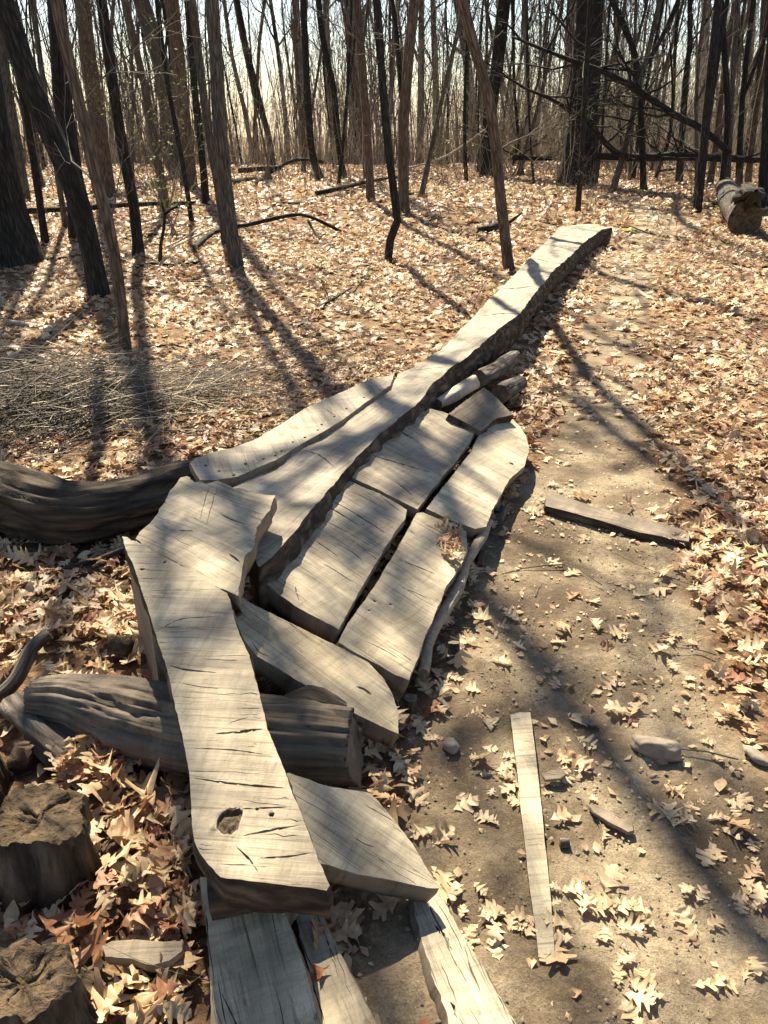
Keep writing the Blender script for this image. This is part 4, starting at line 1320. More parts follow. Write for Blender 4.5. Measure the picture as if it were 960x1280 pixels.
def brush(n, ylo, yhi, xl, xr, h, r, name, mat, upz=1.6, seed=1):
    g = np.random.default_rng(seed)
    y = g.uniform(ylo, yhi, n)
    x = g.uniform(xl, xr, n) * y
    c = 4
    # clumps: stems share a foot
    y = np.repeat(y[: n // c], c) + g.normal(0, .12, n // c * c)
    x = np.repeat(x[: n // c], c) + g.normal(0, .12, n // c * c)
    m = len(x)
    P0 = np.stack([x, y, gz(x, y) - .02], -1)
    D = np.stack([g.normal(0, .45, m), g.normal(0, .45, m), np.full(m, upz)], -1)
    D /= np.linalg.norm(D, axis=1)[:, None]
    L = h * g.uniform(.35, 1.2, m)
    V1, Q1 = quick_tubes(P0, D, L, r * g.uniform(.6, 1.3, m), 3, .18, g)
    # side twigs
    k = 4
    t = g.uniform(.25, .9, (m, k))
    P1 = (P0[:, None] + D[:, None] * (L[:, None] * t)[..., None]).reshape(-1, 3)
    D1 = np.repeat(D, k, 0) + g.normal(0, .55, (m * k, 3))
    D1 /= np.linalg.norm(D1, axis=1)[:, None]
    V2, Q2 = quick_tubes(P1, D1, np.repeat(L, k) * g.uniform(.15, .5, m * k), np.repeat(r * g.uniform(.3, .6, m), k), 2, .3, g)
    stuff(name, np.concatenate([V1, V2]), np.concatenate([Q1, Q2 + len(V1)]), M[mat])


brush(2200, 30, 62, -.56, .10, 1.7, .010, 'thicket', 'brush', seed=1)
brush(2000, 28, 60, .08, .56, 3.6, .012, 'thicket', 'brush', seed=2)
brush(1800, 15, 32, -.55, .55, .75, .005, 'undergrowth', 'twig', seed=3)
brush(700, 6, 15, -.5, .12, .3, .0022, 'sprouts', 'twig', 1.2, seed=4)
brush(1900, 36, 85, -.56, .56, 11, .024, 'far_wood', 'bark_hazed', 5.0, seed=5)
brush(1000, 30, 60, -.56, .56, 6, .012, 'far_wood', 'bark_hazed', 3.0, seed=15)
brush(420, 24, 38, .10, .56, 3.6, .006, 'undergrowth', 'twig_pale', 1.2, seed=6)  # pale colour stands in for sunlight on the right-hand twigs
brush(260, 23, 36, -.56, .10, 2.6, .005, 'undergrowth', 'twig_pale', 1.4, seed=7)


# ------------------------------------------------------------ fallen logs, branches and snags on the forest floor
def floor_log(name, label, pix, wd, mat='bark', cat='branch', k=9, lift=.5, amp=.2, subs=(), seed=1, caps=True):
    """pix: pixels lying on the ground; a third value lifts the point"""
    pts = []
    for q in pix:
        h = q[2] if len(q) > 2 else 0
        p = P(q[0], q[1], None, h)
        if p.y > 28:
            p = PY(q[0], q[1], 28)
        pts.append(p)
    ax = [p.y * CP + H * SP for p in pts]
    r = [wd / 2 * a / F for a in ax]
    pts = [p + Vector((0, 0, r[i] * lift)) for i, p in enumerate(pts)]
    rs = resample(pts, max(.04, .012 * ax[0]))
    n = len(rs)
    rr = [np.interp(i / (n - 1), np.linspace(0, 1, len(r)), r) * (1 - .45 * i / n) for i in range(n)]
    V, Fc, T = tube(rs, rr, k, amp, seed, .06)
    root = thing(name, label, cat, tuple(pts[0]))
    child(root, 'stem', V, Fc, M[mat], tc=T)
    for sp, sw in subs:
        sp3 = [P(q[0], q[1], None, q[2] if len(q) > 2 else .02) for q in sp]
        s = resample(sp3, .06)
        m = len(s)
        rw = sw / 2 * (sp3[0].y * CP + H * SP) / F
        V, Fc, T = tube(s, [rw * (1 - .6 * i / m) for i in range(m)], 7, .15, seed + 1)
        child(root, 'side_branch', V, Fc, M[mat], tc=T)
    return root


floor_log('fallen_branch', 'dark branch arching off the ground right of the tall grey trunk', [(235, 320, .0), (268, 292, .12), (310, 283, .18), (345, 275, .26), (375, 270, .28), (400, 278, .18), (427, 292, 0)], 7, 'bark', subs=[([(385, 275, .24), (392, 288, .1), (402, 301, 0)], 4), ([(402, 301), (420, 305), (438, 308)], 2.5)], k=12, seed=3)
floor_log('fallen_log', 'dark log lying flat at the far left behind the leaning trunks', [(-20, 270, .1), (40, 266, .1), (100, 262, .1), (165, 258, .08), (245, 256, .05)], 8, 'bark', 'log', k=12)
floor_log('fallen_log', 'short thick dark log in the sunny clearing, upper one', [(298, 215), (325, 213), (352, 212)], 7, 'bark', 'log', k=12)
floor_log('fallen_log', 'short thick dark log in the clearing, lower one', [(288, 232), (305, 229), (322, 227)], 10, 'bark', 'log', k=12)
floor_log('fallen_log', 'dark pointed log slanting up in the far clearing', [(318, 232, 0), (335, 219, .05), (350, 210, .1), (371, 201, .12), (405, 204, .05)], 6, 'bark', 'log', k=10, subs=[([(335, 217), (350, 214), (358, 213)], 8)])
floor_log('fallen_branch', 'thin branch beginning the brush line right of the clearing', [(330, 252), (365, 240), (400, 240), (440, 232), (480, 226)], 4, 'twig')
floor_log('fallen_log', 'dark piled branch at the foot of the stout dark tree', [(395, 243, .05), (430, 236, .1), (462, 229, .1), (500, 222, .1)], 6, 'bark', 'log', subs=[([(420, 238), (450, 240), (470, 236)], 4), ([(400, 245), (385, 252)], 3)])
floor_log('fallen_branch', 'pale thin fallen sapling propped up to the right, beyond the crooked tree', [(490, 214, .0), (520, 208, .15), (560, 194, .4), (606, 162, 1.0)], 3, 'twig_pale', lift=0)
floor_log('fallen_log', 'black chunk of log with a stub near the beam', [(597, 292, .0), (612, 289, .03), (626, 283, .06)], 11, 'bark', 'log', k=12, subs=[([(635, 279, .06), (645, 272, .16), (652, 266, .22)], 5)])
floor_log('fallen_branch', 'low tangle of dark sticks left of the forked brown tree', [(570, 318), (585, 306), (604, 300)], 4, 'bark', subs=[([(572, 305), (590, 312), (606, 318)], 3), ([(566, 312), (580, 300)], 2)])
floor_log('fallen_branch', 'long brown stick lying across the leaves at the left', [(160, 362), (205, 360), (250, 359), (305, 362), (330, 366)], 4, 'bark_brown', subs=[([(205, 360), (225, 352), (250, 352), (300, 356)], 3)])
floor_log('fallen_branch', 'grey stick lying before the slender brown tree, pointing right', [(175, 434), (220, 433), (265, 433), (305, 431)], 4, 'bark_grey')
floor_log('fallen_branch', 'pale weathered branch at the far left on sunlit leaves', [(2, 404), (30, 407), (60, 412), (90, 420), (125, 428)], 7, 'twig_pale', subs=[([(55, 411), (64, 422)], 4)])
floor_log('fallen_branch', 'dark root like branch at the foot of the massive left trunk', [(25, 332, .02), (50, 328, .02), (84, 325, 0)], 8, 'bark')
floor_log('fallen_branch', 'crooked dark branch behind the snag, left of the tall grey tree', [(165, 336), (190, 331), (215, 333), (250, 329)], 5, 'bark')
floor_log('fallen_branch', 'small dark bent stick in the leaves left of the beam', [(385, 392), (400, 384), (415, 376, .05), (440, 360, .02)], 4, 'bark', subs=[([(395, 388), (410, 385), (422, 388)], 5)])
floor_log('fallen_branch', 'pale thin stick leaning low across the litter at the left', [(205, 318), (222, 307, .1), (250, 293, .15), (268, 285, .1)], 3, 'twig_pale')
floor_log('fallen_branch', 'pale stick crossing the low leaning one', [(200, 312), (228, 300, .08), (246, 286, .2)], 2.5, 'twig_pale')
floor_log('fallen_branch', 'thin stick lying on the trail leaves', [(795, 363), (808, 372), (826, 378)], 5, 'twig_pale')
floor_log('fallen_branch', 'dark twig on the trail litter right of the far end of the beam', [(832, 345), (850, 340), (880, 342)], 3, 'twig')
XB = [
    ('thin grey stick lying left of the crooked black trunk', [(380, 300), (410, 296), (440, 300), (455, 306)], 3, 'twig'),
    ('dark branch with a side shoot behind the arching branch', [(330, 262), (355, 256), (385, 258), (400, 252)], 4, 'bark'),
    ('brown stick pointing at the foot of the crooked trunk', [(405, 345), (440, 335), (470, 332)], 3, 'bark_grey'),
    ('low dark log in the shade between slender and tall trunks', [(160, 300), (195, 296), (235, 297)], 7, 'bark'),
    ('mossy grey stick by the snag foot', [(170, 345), (200, 340), (232, 344)], 4, 'bark_grey'),
    ('long thin pole on the ground beyond the snag', [(95, 312), (150, 300), (220, 280), (262, 272)], 3, 'twig'),
    ('dark stick beyond the leaning trunk base', [(20, 300), (55, 296), (90, 300)], 4, 'bark'),
    ('pale stick in the litter left of the beam middle', [(330, 432), (370, 425), (420, 428)], 2.5, 'twig_pale'),
    ('short dark stick right of the arching branch tip', [(430, 320), (452, 312), (470, 316)], 3.5, 'bark'),
    ('broken limb in the litter before the forked brown tree', [(540, 300), (562, 292), (588, 296)], 3.5, 'bark'),
    ('dark limb near the feet of the two centre trunks', [(505, 245), (535, 240), (565, 243)], 4, 'bark'),
    ('bleached limb lying between the clearing and the brush line', [(345, 225), (372, 232), (392, 230)], 3, 'twig_pale'),
    ('grey limb on the ground left of the biggest trunk', [(640, 232), (668, 226), (700, 232)], 3, 'twig'),
    ('thin brown limb across sunny leaves under the far right trunks', [(820, 215), (850, 212), (885, 218)], 3, 'bark_grey'),
    ('stick in the leaves at the right edge below the cut log', [(915, 330), (940, 336), (962, 334)], 4, 'bark'),
    ('thin stick at the right edge beside the dry stalks', [(905, 420), (930, 440), (958, 470)], 3, 'twig_pale'),
    ('brown twig in the litter right of the half round log', [(880, 700), (905, 690), (940, 705)], 3, 'twig'),
    ('crooked twig in the leaves left of the post', [(30, 760), (62, 748), (110, 752)], 4, 'bark'),
    ('dark branch under the leaves at the far left below the bent log', [(-5, 735), (30, 722), (80, 728)], 5, 'bark'),
]
for q, (lb, px_, wd, mt) in enumerate(XB):
    floor_log('fallen_branch', lb, px_, wd, mt, seed=60 + q, k=8, amp=.3)
rc = random.Random(8)
for q, (px_, py_, sc, lb) in enumerate([(140, 1060, .03, 'brown rotten chunk against the right side of the brown stump'), (125, 1010, .035, 'crumbling chunk just behind the brown stump'), (30, 950, .05, 'dark rotten lump above the brown stump, at the left'),
                                        (95, 1165, .03, 'small rotten chunk between the two lower stumps'), (150, 1140, .025, 'crumb of rotten wood near the narrow split'), (70, 930, .035, 'rotten lump lying against the decayed grey log'),
                                        (190, 975, .03, 'dark lump in the hollow behind the knotted plank'), (175, 1230, .03, 'rotten chunk beside the broad worn plank'), (110, 1225, .025, 'small dark chunk right of the corner stump'), (455, 935, .025, 'crumbly piece of wood at the end of the crossing log')]):
    rock('rotten_chunk', lb, 'rotten wood', P(px_, py_, sc * .5), sc * 1.3, sc, sc * .9, rc.uniform(0, 3), mat='rotten', seed=90 + q, amp=.7, sub=24)
# upright snag
r_, rs_ = near_tree('broken_snag', 'forked broken snag standing in the leaves left of the tall grey trunk', [(199, 331), (201, 305), (205, 285), (206, 268), (202, 252)], 5, 'bark', seed=171, height=.2, nb=0, twigs=0, flare=.2, k=10)
Y0 = r_.location.y
V, Fc, T = tube(resample([PY(206, 268, Y0), PY(213, 262, Y0), PY(222, 258, Y0)], .05), [.02] * 3 if len(resample([PY(206, 268, Y0), PY(213, 262, Y0), PY(222, 258, Y0)], .05)) == 3 else [.018] * len(resample([PY(206, 268, Y0), PY(213, 262, Y0), PY(222, 258, Y0)], .05)), 7)
child(r_, 'side_branch', V, Fc, M['bark'], tc=T)


# leaning fallen trunk at right and horizontal log beyond
def free_log(name, label, pts, rad, mat='bark', cat='fallen tree', nbr=0, seed=1):
    rs = resample(pts, .25)
    n = len(rs)
    V, Fc, T = tube(rs, list(np.interp(np.linspace(0, 1, n), np.linspace(0, 1, len(rad)), rad)), 12, .12, seed, .05)
    root = thing(name, label, cat, tuple(pts[0]))
    child(root, 'trunk', V, Fc, M[mat], tc=T)
    if nbr:
        rr = random.Random(seed)
        for q in range(nbr):
            mb = MB()
            i = rr.randrange(int(n * .25), n - 1)
            a = rr.uniform(0, 6.28)
            grow(mb, rs[i], (math.cos(a), math.sin(a) * .4, rr.uniform(-.2, 1)), rr.uniform(1.2, 3.0), .03, 1, rr, nch=(5, 4, 4), maxlvl=3, minr=.006, up=.02, wig=.2)
            mb.build('branch', M['bark'], root)
    return root


free_log('leaning_dead_tree', 'dead trunk leaning diagonally behind the trail, its foot at the right', [PY(912, 192, 19.5), PY(880, 163, 19.8), PY(840, 142, 20), PY(805, 118, 20.3), PY(760, 92, 20.6), PY(700, 70, 21), PY(640, 46, 21.4)], [.07, .07, .07, .065, .055, .04, .02], nbr=14, seed=4)
free_log('leaning_dead_tree', 'thinner dead trunk sloping down to the right behind the biggest tree', [PY(800, 198, 22.5), PY(768, 190, 22.5), PY(745, 165, 22.5), PY(700, 130, 22.7), PY(650, 108, 23)], [.07, .07, .06, .04, .02], nbr=12, seed=5)
free_log('fallen_log', 'long dark log lying level across the far end of the trail', [PY(745, 195, 24), PY(800, 197, 24), PY(850, 195, 24), PY(905, 198, 24), PY(950, 200, 24)], [.08, .10, .11, .10, .07], cat='log', seed=6, nbr=8)
free_log('fallen_log', 'grey log lying level in the far right of the wood', [PY(640, 197, 27), PY(690, 198, 27)], [.08, .06], cat='log', seed=7, nbr=3)
# cut log right
log('cut_log', 'sawn log at the right edge, sunlit bark on top and dark end facing us', 'log',
    [P(906, 232, .28), P(914, 250, .27), P(931, 274, .26)], [.20, .235, .26], mat='bark_grey', amp=.05, ridge=.03, k=36, step=.12, seed=61, end='rotten')
log('cut_log', 'dark upended stub with roots beside the sawn log at the right edge', 'log',
    [P(930, 268, .3), P(934, 250, .5), P(945, 238, .75)], [.17, .2, .02], mat='bark', amp=.3, ridge=.25, k=40, step=.05, seed=62, caps=())


# ------------------------------------------------------------ twig pile and dry stalks
def sticks_on_ground(n, cx, cy, sx, sy, L, r, ang, spread, h, seed, name, mat, upr=.10):
    g = np.random.default_rng(seed)
    x = g.normal(cx, sx, n)
    y = g.normal(cy, sy, n)
    a = g.normal(ang, spread, n)
    D = np.stack([np.cos(a), np.sin(a), g.normal(.02, upr, n)], -1)
    D /= np.linalg.norm(D, axis=1)[:, None]
    LL = L * g.uniform(.4, 1.3, n)
    dens = np.exp(-((x - cx) / sx) ** 2 * .5 - ((y - cy) / sy) ** 2 * .5)
    P0 = np.stack([x, y, gz(x, y) + .01 + g.uniform(0, h, n) * dens], -1) - D * (LL / 2)[:, None]
    P0[:, 2] = np.maximum(P0[:, 2], gz(P0[:, 0], P0[:, 1]) + .004)
    V1, Q1 = quick_tubes(P0, D, LL, r * g.uniform(.5, 1.4, n), 5, .10, g)
    stuff(name, V1, Q1, M[mat])


c1 = P(70, 515, 0); c2 = P(250, 495, 0); c3 = P(360, 455, 0)
sticks_on_ground(620, c1.x, c1.y, .48, .34, .9, .0036, .35, .6, .42, 1, 'twig_pile', 'twig', .16)
sticks_on_ground(330, c2.x, c2.y, .45, .28, .9, .0032, .2, .6, .22, 2, 'twig_pile', 'twig')
sticks_on_ground(130, c3.x, c3.y, .5, .25, .8, .003, .15, .3, .06, 3, 'twig_pile', 'twig')
sticks_on_ground(150, c1.x + .5, c1.y, .5, .3, .8, .0032, .6, .8, .34, 4, 'twig_pile', 'twig_pale', .2)
sticks_on_ground(70, c1.x, c1.y, .4, .26, .8, .0075, .5, .7, .40, 14, 'twig_pile', 'twig', .18)
sticks_on_ground(60, c1.x + .2, c1.y - .05, .3, .2, .6, .005, 1.0, .8, .45, 15, 'twig_pile', 'stick', .3)
c4 = P(960, 470, 0)
sticks_on_ground(60, c4.x + .2, c4.y, .35, .8, 1.0, .003, -.9, .4, .12, 5, 'dry_stalks', 'twig_pale')
# fine sticks over the whole floor
g = np.random.default_rng(50)
n = 900
yy = 1.2 + 17 * g.random(n) ** .8
xx = g.uniform(-.58, .58, n) * yy
a = g.uniform(0, PI, n)
D = np.stack([np.cos(a), np.sin(a), g.normal(.02, .05, n)], -1)
LL = g.uniform(.06, .35, n) * (1 + yy * .05)
bb = bare(xx, yy)
keep = g.random(n) > bb * .85
P0 = np.stack([xx, yy, gz(xx, yy) + .022], -1)[keep]
V1, Q1 = quick_tubes(P0, D[keep], LL[keep], (.0022 + .0004 * yy[keep]) * g.uniform(.6, 1.4, keep.sum()), 4, .2, g)
stuff('fallen_twigs', V1, Q1, M['twig'])


# ------------------------------------------------------------ leaves
def leaf_template(lod):
    if lod == 3:
        st = [(-.1, .008), (0.0, .015), (.12, .13), (.3, .24), (.5, .27), (.7, .2), (.88, .09), (1.0, .01)]
    elif lod == 0:
        st = [(-.12, .008), (0.0, .012), (.08, .06), (.15, .17), (.24, .19), (.27, .08), (.37, .15), (.44, .37), (.53, .40), (.56, .12), (.66, .16), (.72, .33), (.79, .30), (.82, .10), (.90, .15), (1.0, .02)]
    elif lod == 1:
        st = [(0.0, .02), (.15, .17), (.27, .08), (.45, .38), (.55, .14), (.74, .32), (.83, .10), (1.0, .02)]
    else:
        st = [(0.0, .03), (.45, .36), (1.0, .05)]
    V, Fq = [], []
    for i, (u, hw) in enumerate(st):
        sw = 0 if lod == 3 else (.09 if hw > .25 else (.04 if hw > .16 else 0))
        V += [(u + sw, hw, 0), (u, 0, 0), (u + sw, -hw, 0)]
    for i in range(len(st) - 1):
        a, b = i * 3, (i + 1) * 3
        Fq += [(a, a + 1, b + 1, b), (a + 1, a + 2, b + 2, b + 1)]
    return np.array(V, float) - (.5, 0, 0), np.array(Fq)


def leaves(xx, yy, zz, size, lod, g, tilt=.35, curl=.34, tmean=None, flatn=False):
    n = len(xx)
    tv, tf = leaf_template(lod)
    m = len(tv)
    V = np.repeat(tv[None], n, 0)
    asy = g.uniform(.75, 1.3, (n, m)) if lod < 2 else 1
    V[:, :, 1] *= asy
    cu = g.normal(0, curl, n)[:, None]
    cu2 = g.normal(.12, curl, n)[:, None]
    V[:, :, 2] = cu2 * V[:, :, 1] ** 2 * 2.2 + cu * V[:, :, 0] ** 2 * .9 + np.abs(V[:, :, 1]) * g.uniform(0, .22, n)[:, None]
    if lod == 0:
        V[:, :, 2] += g.normal(0, .025, (n, m))
    V *= size[:, None, None]
    a = g.uniform(0, 2 * PI, n)
    ca, sa = np.cos(a)[:, None], np.sin(a)[:, None]
    x, y, z = V[..., 0], V[..., 1], V[..., 2]
    t1 = g.normal(0, tilt, n)[:, None]
    t2 = g.normal(0, tilt, n)[:, None]
    z2 = z * np.cos(t1) + x * np.sin(t1)
    x2 = x * np.cos(t1) - z * np.sin(t1)
    z3 = z2 * np.cos(t2) + y * np.sin(t2)
    y2 = y * np.cos(t2) - z2 * np.sin(t2)
    X = x2 * ca - y2 * sa + xx[:, None]
    Y = x2 * sa + y2 * ca + yy[:, None]
    zmin = z3.min(1)[:, None]
    Z = z3 - zmin * .75 + zz[:, None]
    VV = np.stack([X, Y, Z], -1).reshape(-1, 3)
    Q = (tf[None] + (np.arange(n) * m)[:, None, None]).reshape(-1, 4)
    t = np.repeat(g.beta(2.6, 2.0, n) if tmean is None else tmean, m)
    return VV, Q, t


def litter_tint(x, y, g):
    t = g.beta(2.4, 1.7, len(x))
    patch = vn(x, y, 1.7, 44)
    t = t * .92 - np.clip(patch - .1, 0, 1) * .55 * g.random(len(x))
    red = g.random(len(x)) < .07
    t[red] = g.uniform(.12, .24, red.sum())
    return np.clip(t, 0.02, 1)


def scatter(n, y0, y1, half, lod, size, g, name, dens=1.0, zr=.03, bare_keep=.03):
    u = g.random(n)
    y = np.sqrt(y0 ** 2 + u * (y1 ** 2 - y0 ** 2))
    x = g.uniform(-half, half, n) * y + (g.uniform(-.5, .5, n) if y0 < 2 else 0)
    b = bare(x, y)
    keep = g.random(n) > np.clip(b * 1.5, 0, 1 - bare_keep)
    # thinner patches
    keep &= g.random(n) < .62 + .4 * vn(x, y, 3.1, 61)
    # trodden line of the trail
    keep |= (g.random(n) < .22 * (y > 5.2)) & (b > .3)
    x, y = x[keep], y[keep]
    z = gz(x, y) + .002 + g.uniform(0, zr, len(x)) * (1 - bare(x, y))
    V, Q, t = leaves(x, y, z, size * g.uniform(.6, 1.25, len(x)), lod, g, tilt=.33, tmean=litter_tint(x, y, g))
    stuff(name, V, Q, M['leaf'], tint=t, smooth=False)


g = np.random.default_rng(5)
scatter(13500, .55, 6.5, .62, 0, .086, g, 'leaf_litter')
scatter(4200, .55, 6.5, .62, 3, .06, g, 'leaf_litter')
scatter(34000, 6.5, 15, .58, 1, .098, g, 'leaf_litter')
scatter(70000, 15, 40, .58, 2, .14, g, 'leaf_litter', zr=.04)


# leaves caught in gaps and heaped between the stumps
def heap(n, px, py, z, sx, sy, lift, seed, size=.10, name='leaf_heap'):
    g = np.random.default_rng(seed)
    c = P(px, py, z) if z is not None else P(px, py)
    x = g.normal(c.x, sx, n)
    y = g.normal(c.y, sy, n)
    zz = np.full(n, c.z) + g.uniform(0, lift, n)
    V, Q, t = leaves(x, y, zz, size * g.uniform(.55, 1.15, n), 0, g, tilt=.45, curl=.5, tmean=litter_tint(x, y, g))
    stuff(name, V, Q, M['leaf'], tint=t, smooth=False)


rock('moss_patch', 'small cushion of yellow moss at the far end of the beam', 'moss', P(787, 289, .0), .14, .20, .05, 0, mat='moss', seed=71, amp=.5, facets=False)
heap(26, 566, 690, .165, .018, .075, .03, 1, .075)
heap(14, 560, 665, .17, .02, .03, .02, 2, .07)
for i, (px, py) in enumerate([(470, 715), (484, 690), (455, 745), (505, 655)]):
    heap(9, px, py, .10, .02, .05, .04, 10 + i, .075)
for i, (px, py) in enumerate([(350, 690), (372, 668), (395, 640), (420, 608), (455, 572)]):
    heap(10, px, py, .26, .012, .04, .05, 20 + i, .07)
heap(30, 180, 1015, .02, .10, .07, .06, 31, .10)
heap(60, 200, 1080, .02, .055, .10, .07, 32, .10)
heap(25, 215, 1160, .01, .05, .05, .04, 33, .10)
heap(50, 120, 960, .06, .10, .05, .05, 34, .09)
heap(8, 80, 1180, .01, .07, .03, .04, 35, .10)
heap(14, 200, 1245, .01, .06, .05, .03, 36, .10)
heap(70, 90, 780, .0, .3, .10, .05, 37, .10)

# single leaves lying on the bare soil, each a thing of its own
LEAF_ME = []
g = np.random.default_rng(99)
for i in range(16):
    V, Q, t = leaves(np.zeros(1), np.zeros(1), np.zeros(1), np.array([1.0]), 0, g, tilt=.05, curl=.25, tmean=np.array([g.uniform(.36, .92)]))
    if i == 15:
        t[:] = .33
    o = new_mesh('oak_leaf', V, Q, M['leaf'], tint=t, smooth=False)
    LEAF_ME.append(o.data)
    bpy.data.objects.remove(o)
lr = random.Random(5)


def one_leaf(px, py, size, label, group=None, z=None, me=None):
    p = P(px, py, z, 0.004) if z is not None else P(px, py, None, 0.006)
    o = bpy.data.objects.new('oak_leaf', me or LEAF_ME[lr.randrange(15)])
    COL.objects.link(o)
    o.location = p
    o.scale = (size, size * lr.uniform(.85, 1.2), size)
    o.rotation_euler = (lr.gauss(0, .15), lr.gauss(0, .15), lr.uniform(0, 6.28))
    tag(o, label, 'leaf', group)


SINGLES = [
    (495, 952, 'lone pale oak leaf on dark soil just left of the small brown stone'),
    (583, 1007, 'pale oak leaf on soil midway between the platform and the thin strip'),
    (527, 1042, 'curled oak leaf on soil beside the upper edge of the pale pointed slab'),
    (519, 995, 'small torn leaf on soil above the pale pointed slab'),
    (771, 891, 'star shaped leaf in sunlight above the flat brown stone'),
    (840, 988, 'narrow pale leaf below the flat brown stone'),
    (829, 1016, 'pale leaf on the sunny soil right of the dark chip'),
    (733, 930, 'small leaf stub above and left of the flat brown stone'),
    (702, 1022, 'tiny curled leaf below the light wood chip near the strip'),
    (740, 751, 'leaf with upturned lobes in the middle of the bare soil'),
    (745, 783, 'pale leaf in sun on the soil, far from all others below the half round log'),
    (715, 717, 'small pale leaf in the tree shadow under the half round log'),
    (628, 827, 'small star shaped leaf to the right of the lower peg'),
    (800, 742, 'leaf on the soil toward the right border of litter'),
    (838, 800, 'tan leaf near the right border of litter, below the half round log'),
    (760, 1100, 'broad pale leaf with its middle arched up, right of the thin strip'),
    (612, 716, 'pale leaf next to the dark peg below the platform corner'),
    (835, 1018, 'small upright leaf next to the lone leaf right of the dark chip'),
    (693, 1190, 'leaf pinned under the near end of the thin strip'),
    (905, 1230, 'pale five pointed leaf alone near the bottom right'),
    (858, 1150, 'curled leaf lying on soil above the bottom right corner'),
    (560, 1118, 'pale leaf standing on the tip of the pointed slab'),
    (497, 893, 'pale leaf lying on the tip of the wedge plank'),
    (486, 1133, 'leaf curled in the shade under the pale pointed slab'),
    (884, 1072, 'orange tinted leaf at the edge of the right hand litter'),
]
for px, py, lb in SINGLES:
    one_leaf(px, py, lr.uniform(.065, .095), lb, z=.09 if py == 893 else None)
CL = [
    (575, 905, 55, 22, 16, 'tan oak leaf in the loose heap between small stone and thin strip'),
    (620, 960, 26, 30, 15, 'oak leaf in the drift along the left side of the thin strip'),
    (640, 1000, 20, 14, 9, 'oak leaf crowded against the middle of the thin strip'),
    (597, 1165, 30, 34, 14, 'broad pale leaf in the heap below the tip of the pointed slab'),
    (575, 1108, 20, 12, 6, 'leaf near the tip of the pointed slab, above the big heap'),
    (653, 1140, 20, 24, 8, 'leaf on soil left of the near half of the thin strip'),
    (708, 1140, 18, 26, 9, 'leaf on soil right of the near half of the thin strip'),
    (700, 985, 20, 20, 8, 'leaf in the little patch by the light wood chip'),
    (770, 1155, 26, 30, 13, 'oak leaf in the sunny heap below the broad arched leaf'),
    (795, 1235, 24, 30, 12, 'oak leaf in the heap at the bottom, right of the centre'),
    (850, 1110, 34, 26, 9, 'leaf scattered on soil between the heap and right hand litter'),
    (935, 1110, 26, 40, 14, 'leaf in the drift at the right edge, near the bottom'),
    (905, 1010, 40, 40, 16, 'leaf on the ragged border of the litter at the right'),
    (925, 900, 30, 40, 14, 'leaf at the litter border beside the long stone'),
    (860, 830, 30, 30, 8, 'leaf on soil near the litter, above the flat stone'),
    (600, 720, 20, 16, 6, 'leaf on the soil just outside the thin pole'),
    (555, 860, 26, 12, 9, 'leaf between the foot of the thin pole and the wedge plank'),
    (625, 770, 40, 40, 6, 'leaf scattered on the shaded soil by the thin pole'),
    (730, 840, 60, 40, 7, 'leaf scattered on soil above the dark tree shadow'),
    (660, 590, 40, 30, 12, 'leaf on the trodden soil above the half round log'),
    (940, 1230, 30, 30, 6, 'leaf in the bottom right corner'),
]
for px, py, sx, sy, n, lb in CL:
    n = max(5, int(n * .75))
    pp = [(px + lr.gauss(0, sx * .8), py + lr.gauss(0, sy * .8)) for q in range(n)]
    ext = {}
    for nm_, key in (('leftmost', lambda i: pp[i][0]), ('rightmost', lambda i: -pp[i][0]), ('nearest', lambda i: -pp[i][1]), ('farthest', lambda i: pp[i][1])):
        i = min((i for i in range(n) if i not in ext), key=key)
        ext[i] = nm_
    for i, (a, b) in enumerate(pp):
        one_leaf(a, b, lr.uniform(.032, .07), ext.get(i, 'inner') + ' ' + lb, 'group of each ' + lb, me=LEAF_ME[15] if lr.random() < .02 else None)

# crumbs, chips and grit on the bare soil
g = np.random.default_rng(123)
n = 15000
y = np.sqrt(g.uniform(.8 ** 2, 5.5 ** 2, n))
x = g.uniform(-.2, .62, n) * y
k = bare(x, y) > .25
x, y = x[k], y[k]
n = len(x)
oc = np.array([(1, 0, 0), (0, 1, 0), (-1, 0, 0), (0, -1, 0), (0, 0, .8), (0, 0, -.6)], float)
of = np.array([(0, 1, 4), (1, 2, 4), (2, 3, 4), (3, 0, 4)])
sz = .0018 + .006 * g.random(n) ** 3.5
V = oc[None] * sz[:, None, None] * g.uniform(.5, 1.5, (n, 6, 3))
V = V + np.stack([x, y, gz(x, y) + .003], -1)[:, None]
m = 6
stuff('soil_crumbs', V.reshape(-1, 3), (of[None] + (np.arange(n) * m)[:, None, None]).reshape(-1, 3), M['crumb'], smooth=False)
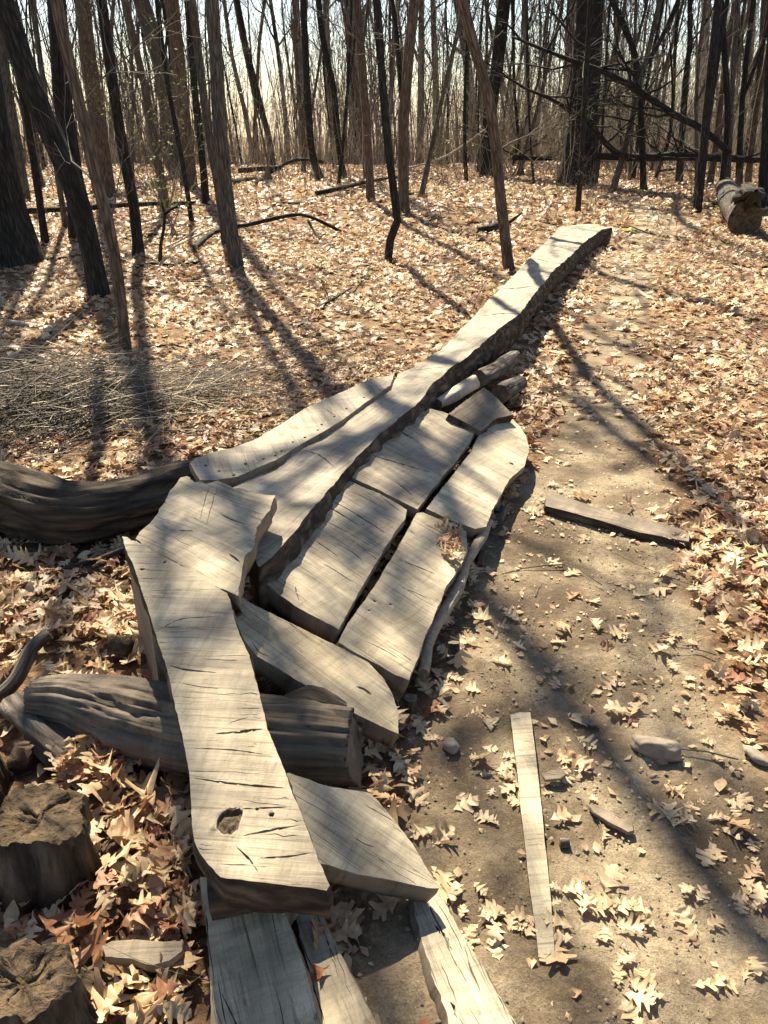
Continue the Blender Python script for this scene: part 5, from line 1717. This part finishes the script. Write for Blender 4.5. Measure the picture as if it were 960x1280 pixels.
# bits of broken leaf
n = 5200
y = np.sqrt(g.uniform(.8 ** 2, 6.5 ** 2, n))
x = g.uniform(-.25, .62, n) * y
bx = bare(x, y)
dens = .35 + .65 * (vn(x, y, 2.3, 71) > 0) 
k = (bx > .1) & (g.random(n) < dens)
x, y = x[k], y[k]
V, Q, t = leaves(x, y, gz(x, y) + .004, .010 + .03 * g.random(len(x)) ** 2.5, 2, g, tilt=.25, tmean=np.clip(g.beta(2.2, 2.0, len(x)) + .05, 0, 1))
stuff('leaf_bits', V, Q, M['leaf'], tint=t, smooth=False)

# shrub with new yellow green leaves among the left hand trunks
def leafy_shrub(px, py, ydist, nst, hgt, nl, seed, label):
    rr = random.Random(seed)
    b = PY(px, py, ydist)
    b.z = float(gz(b.x, b.y))
    root = thing('leafing_shrub', label, 'shrub', tuple(b))
    pts = []
    for q in range(nst):
        mb = MB()
        grow(mb, b + Vector((rr.gauss(0, .12), rr.gauss(0, .12), 0)), (rr.gauss(0, .35), rr.gauss(0, .35), 1), hgt * rr.uniform(.6, 1), .012, 1, rr, nch=(4, 5, 4), maxlvl=3, minr=.003, up=.1)
        pts += mb.V
        mb.build('stem', M['twig'], root)
    V, Fc = [], []
    for q in range(nl):
        c = Vector(rr.choice(pts))
        if c.z < b.z + .25 * hgt:
            continue
        s = rr.uniform(.015, .04)
        a = Vector((rr.gauss(0, 1), rr.gauss(0, 1), rr.gauss(0, .6))).normalized()
        e = a.orthogonal().normalized()
        o = len(V)
        V += [c, c + a * s + e * s * .5, c + a * s * 2, c + a * s - e * s * .5]
        Fc.append((o, o + 1, o + 2, o + 3))
    lo = child(root, 'leaves', V, Fc, M['green'])
    lo['kind'] = 'stuff'


leafy_shrub(200, 215, 17, 7, 3.2, 520, 3, 'tall shrub speckled with yellow green new leaves among the left trunks')
leafy_shrub(215, 260, 14, 4, 1.2, 160, 4, 'low shrub with small green leaves at the feet of the left trunks')
leafy_shrub(553, 190, 24, 3, 1.6, 60, 5, 'small sapling with bright green leaves behind the forked brown tree')
leafy_shrub(405, 360, 9.5, 2, .35, 20, 6, 'tiny green tinged sprout in the leaf litter at the centre left')
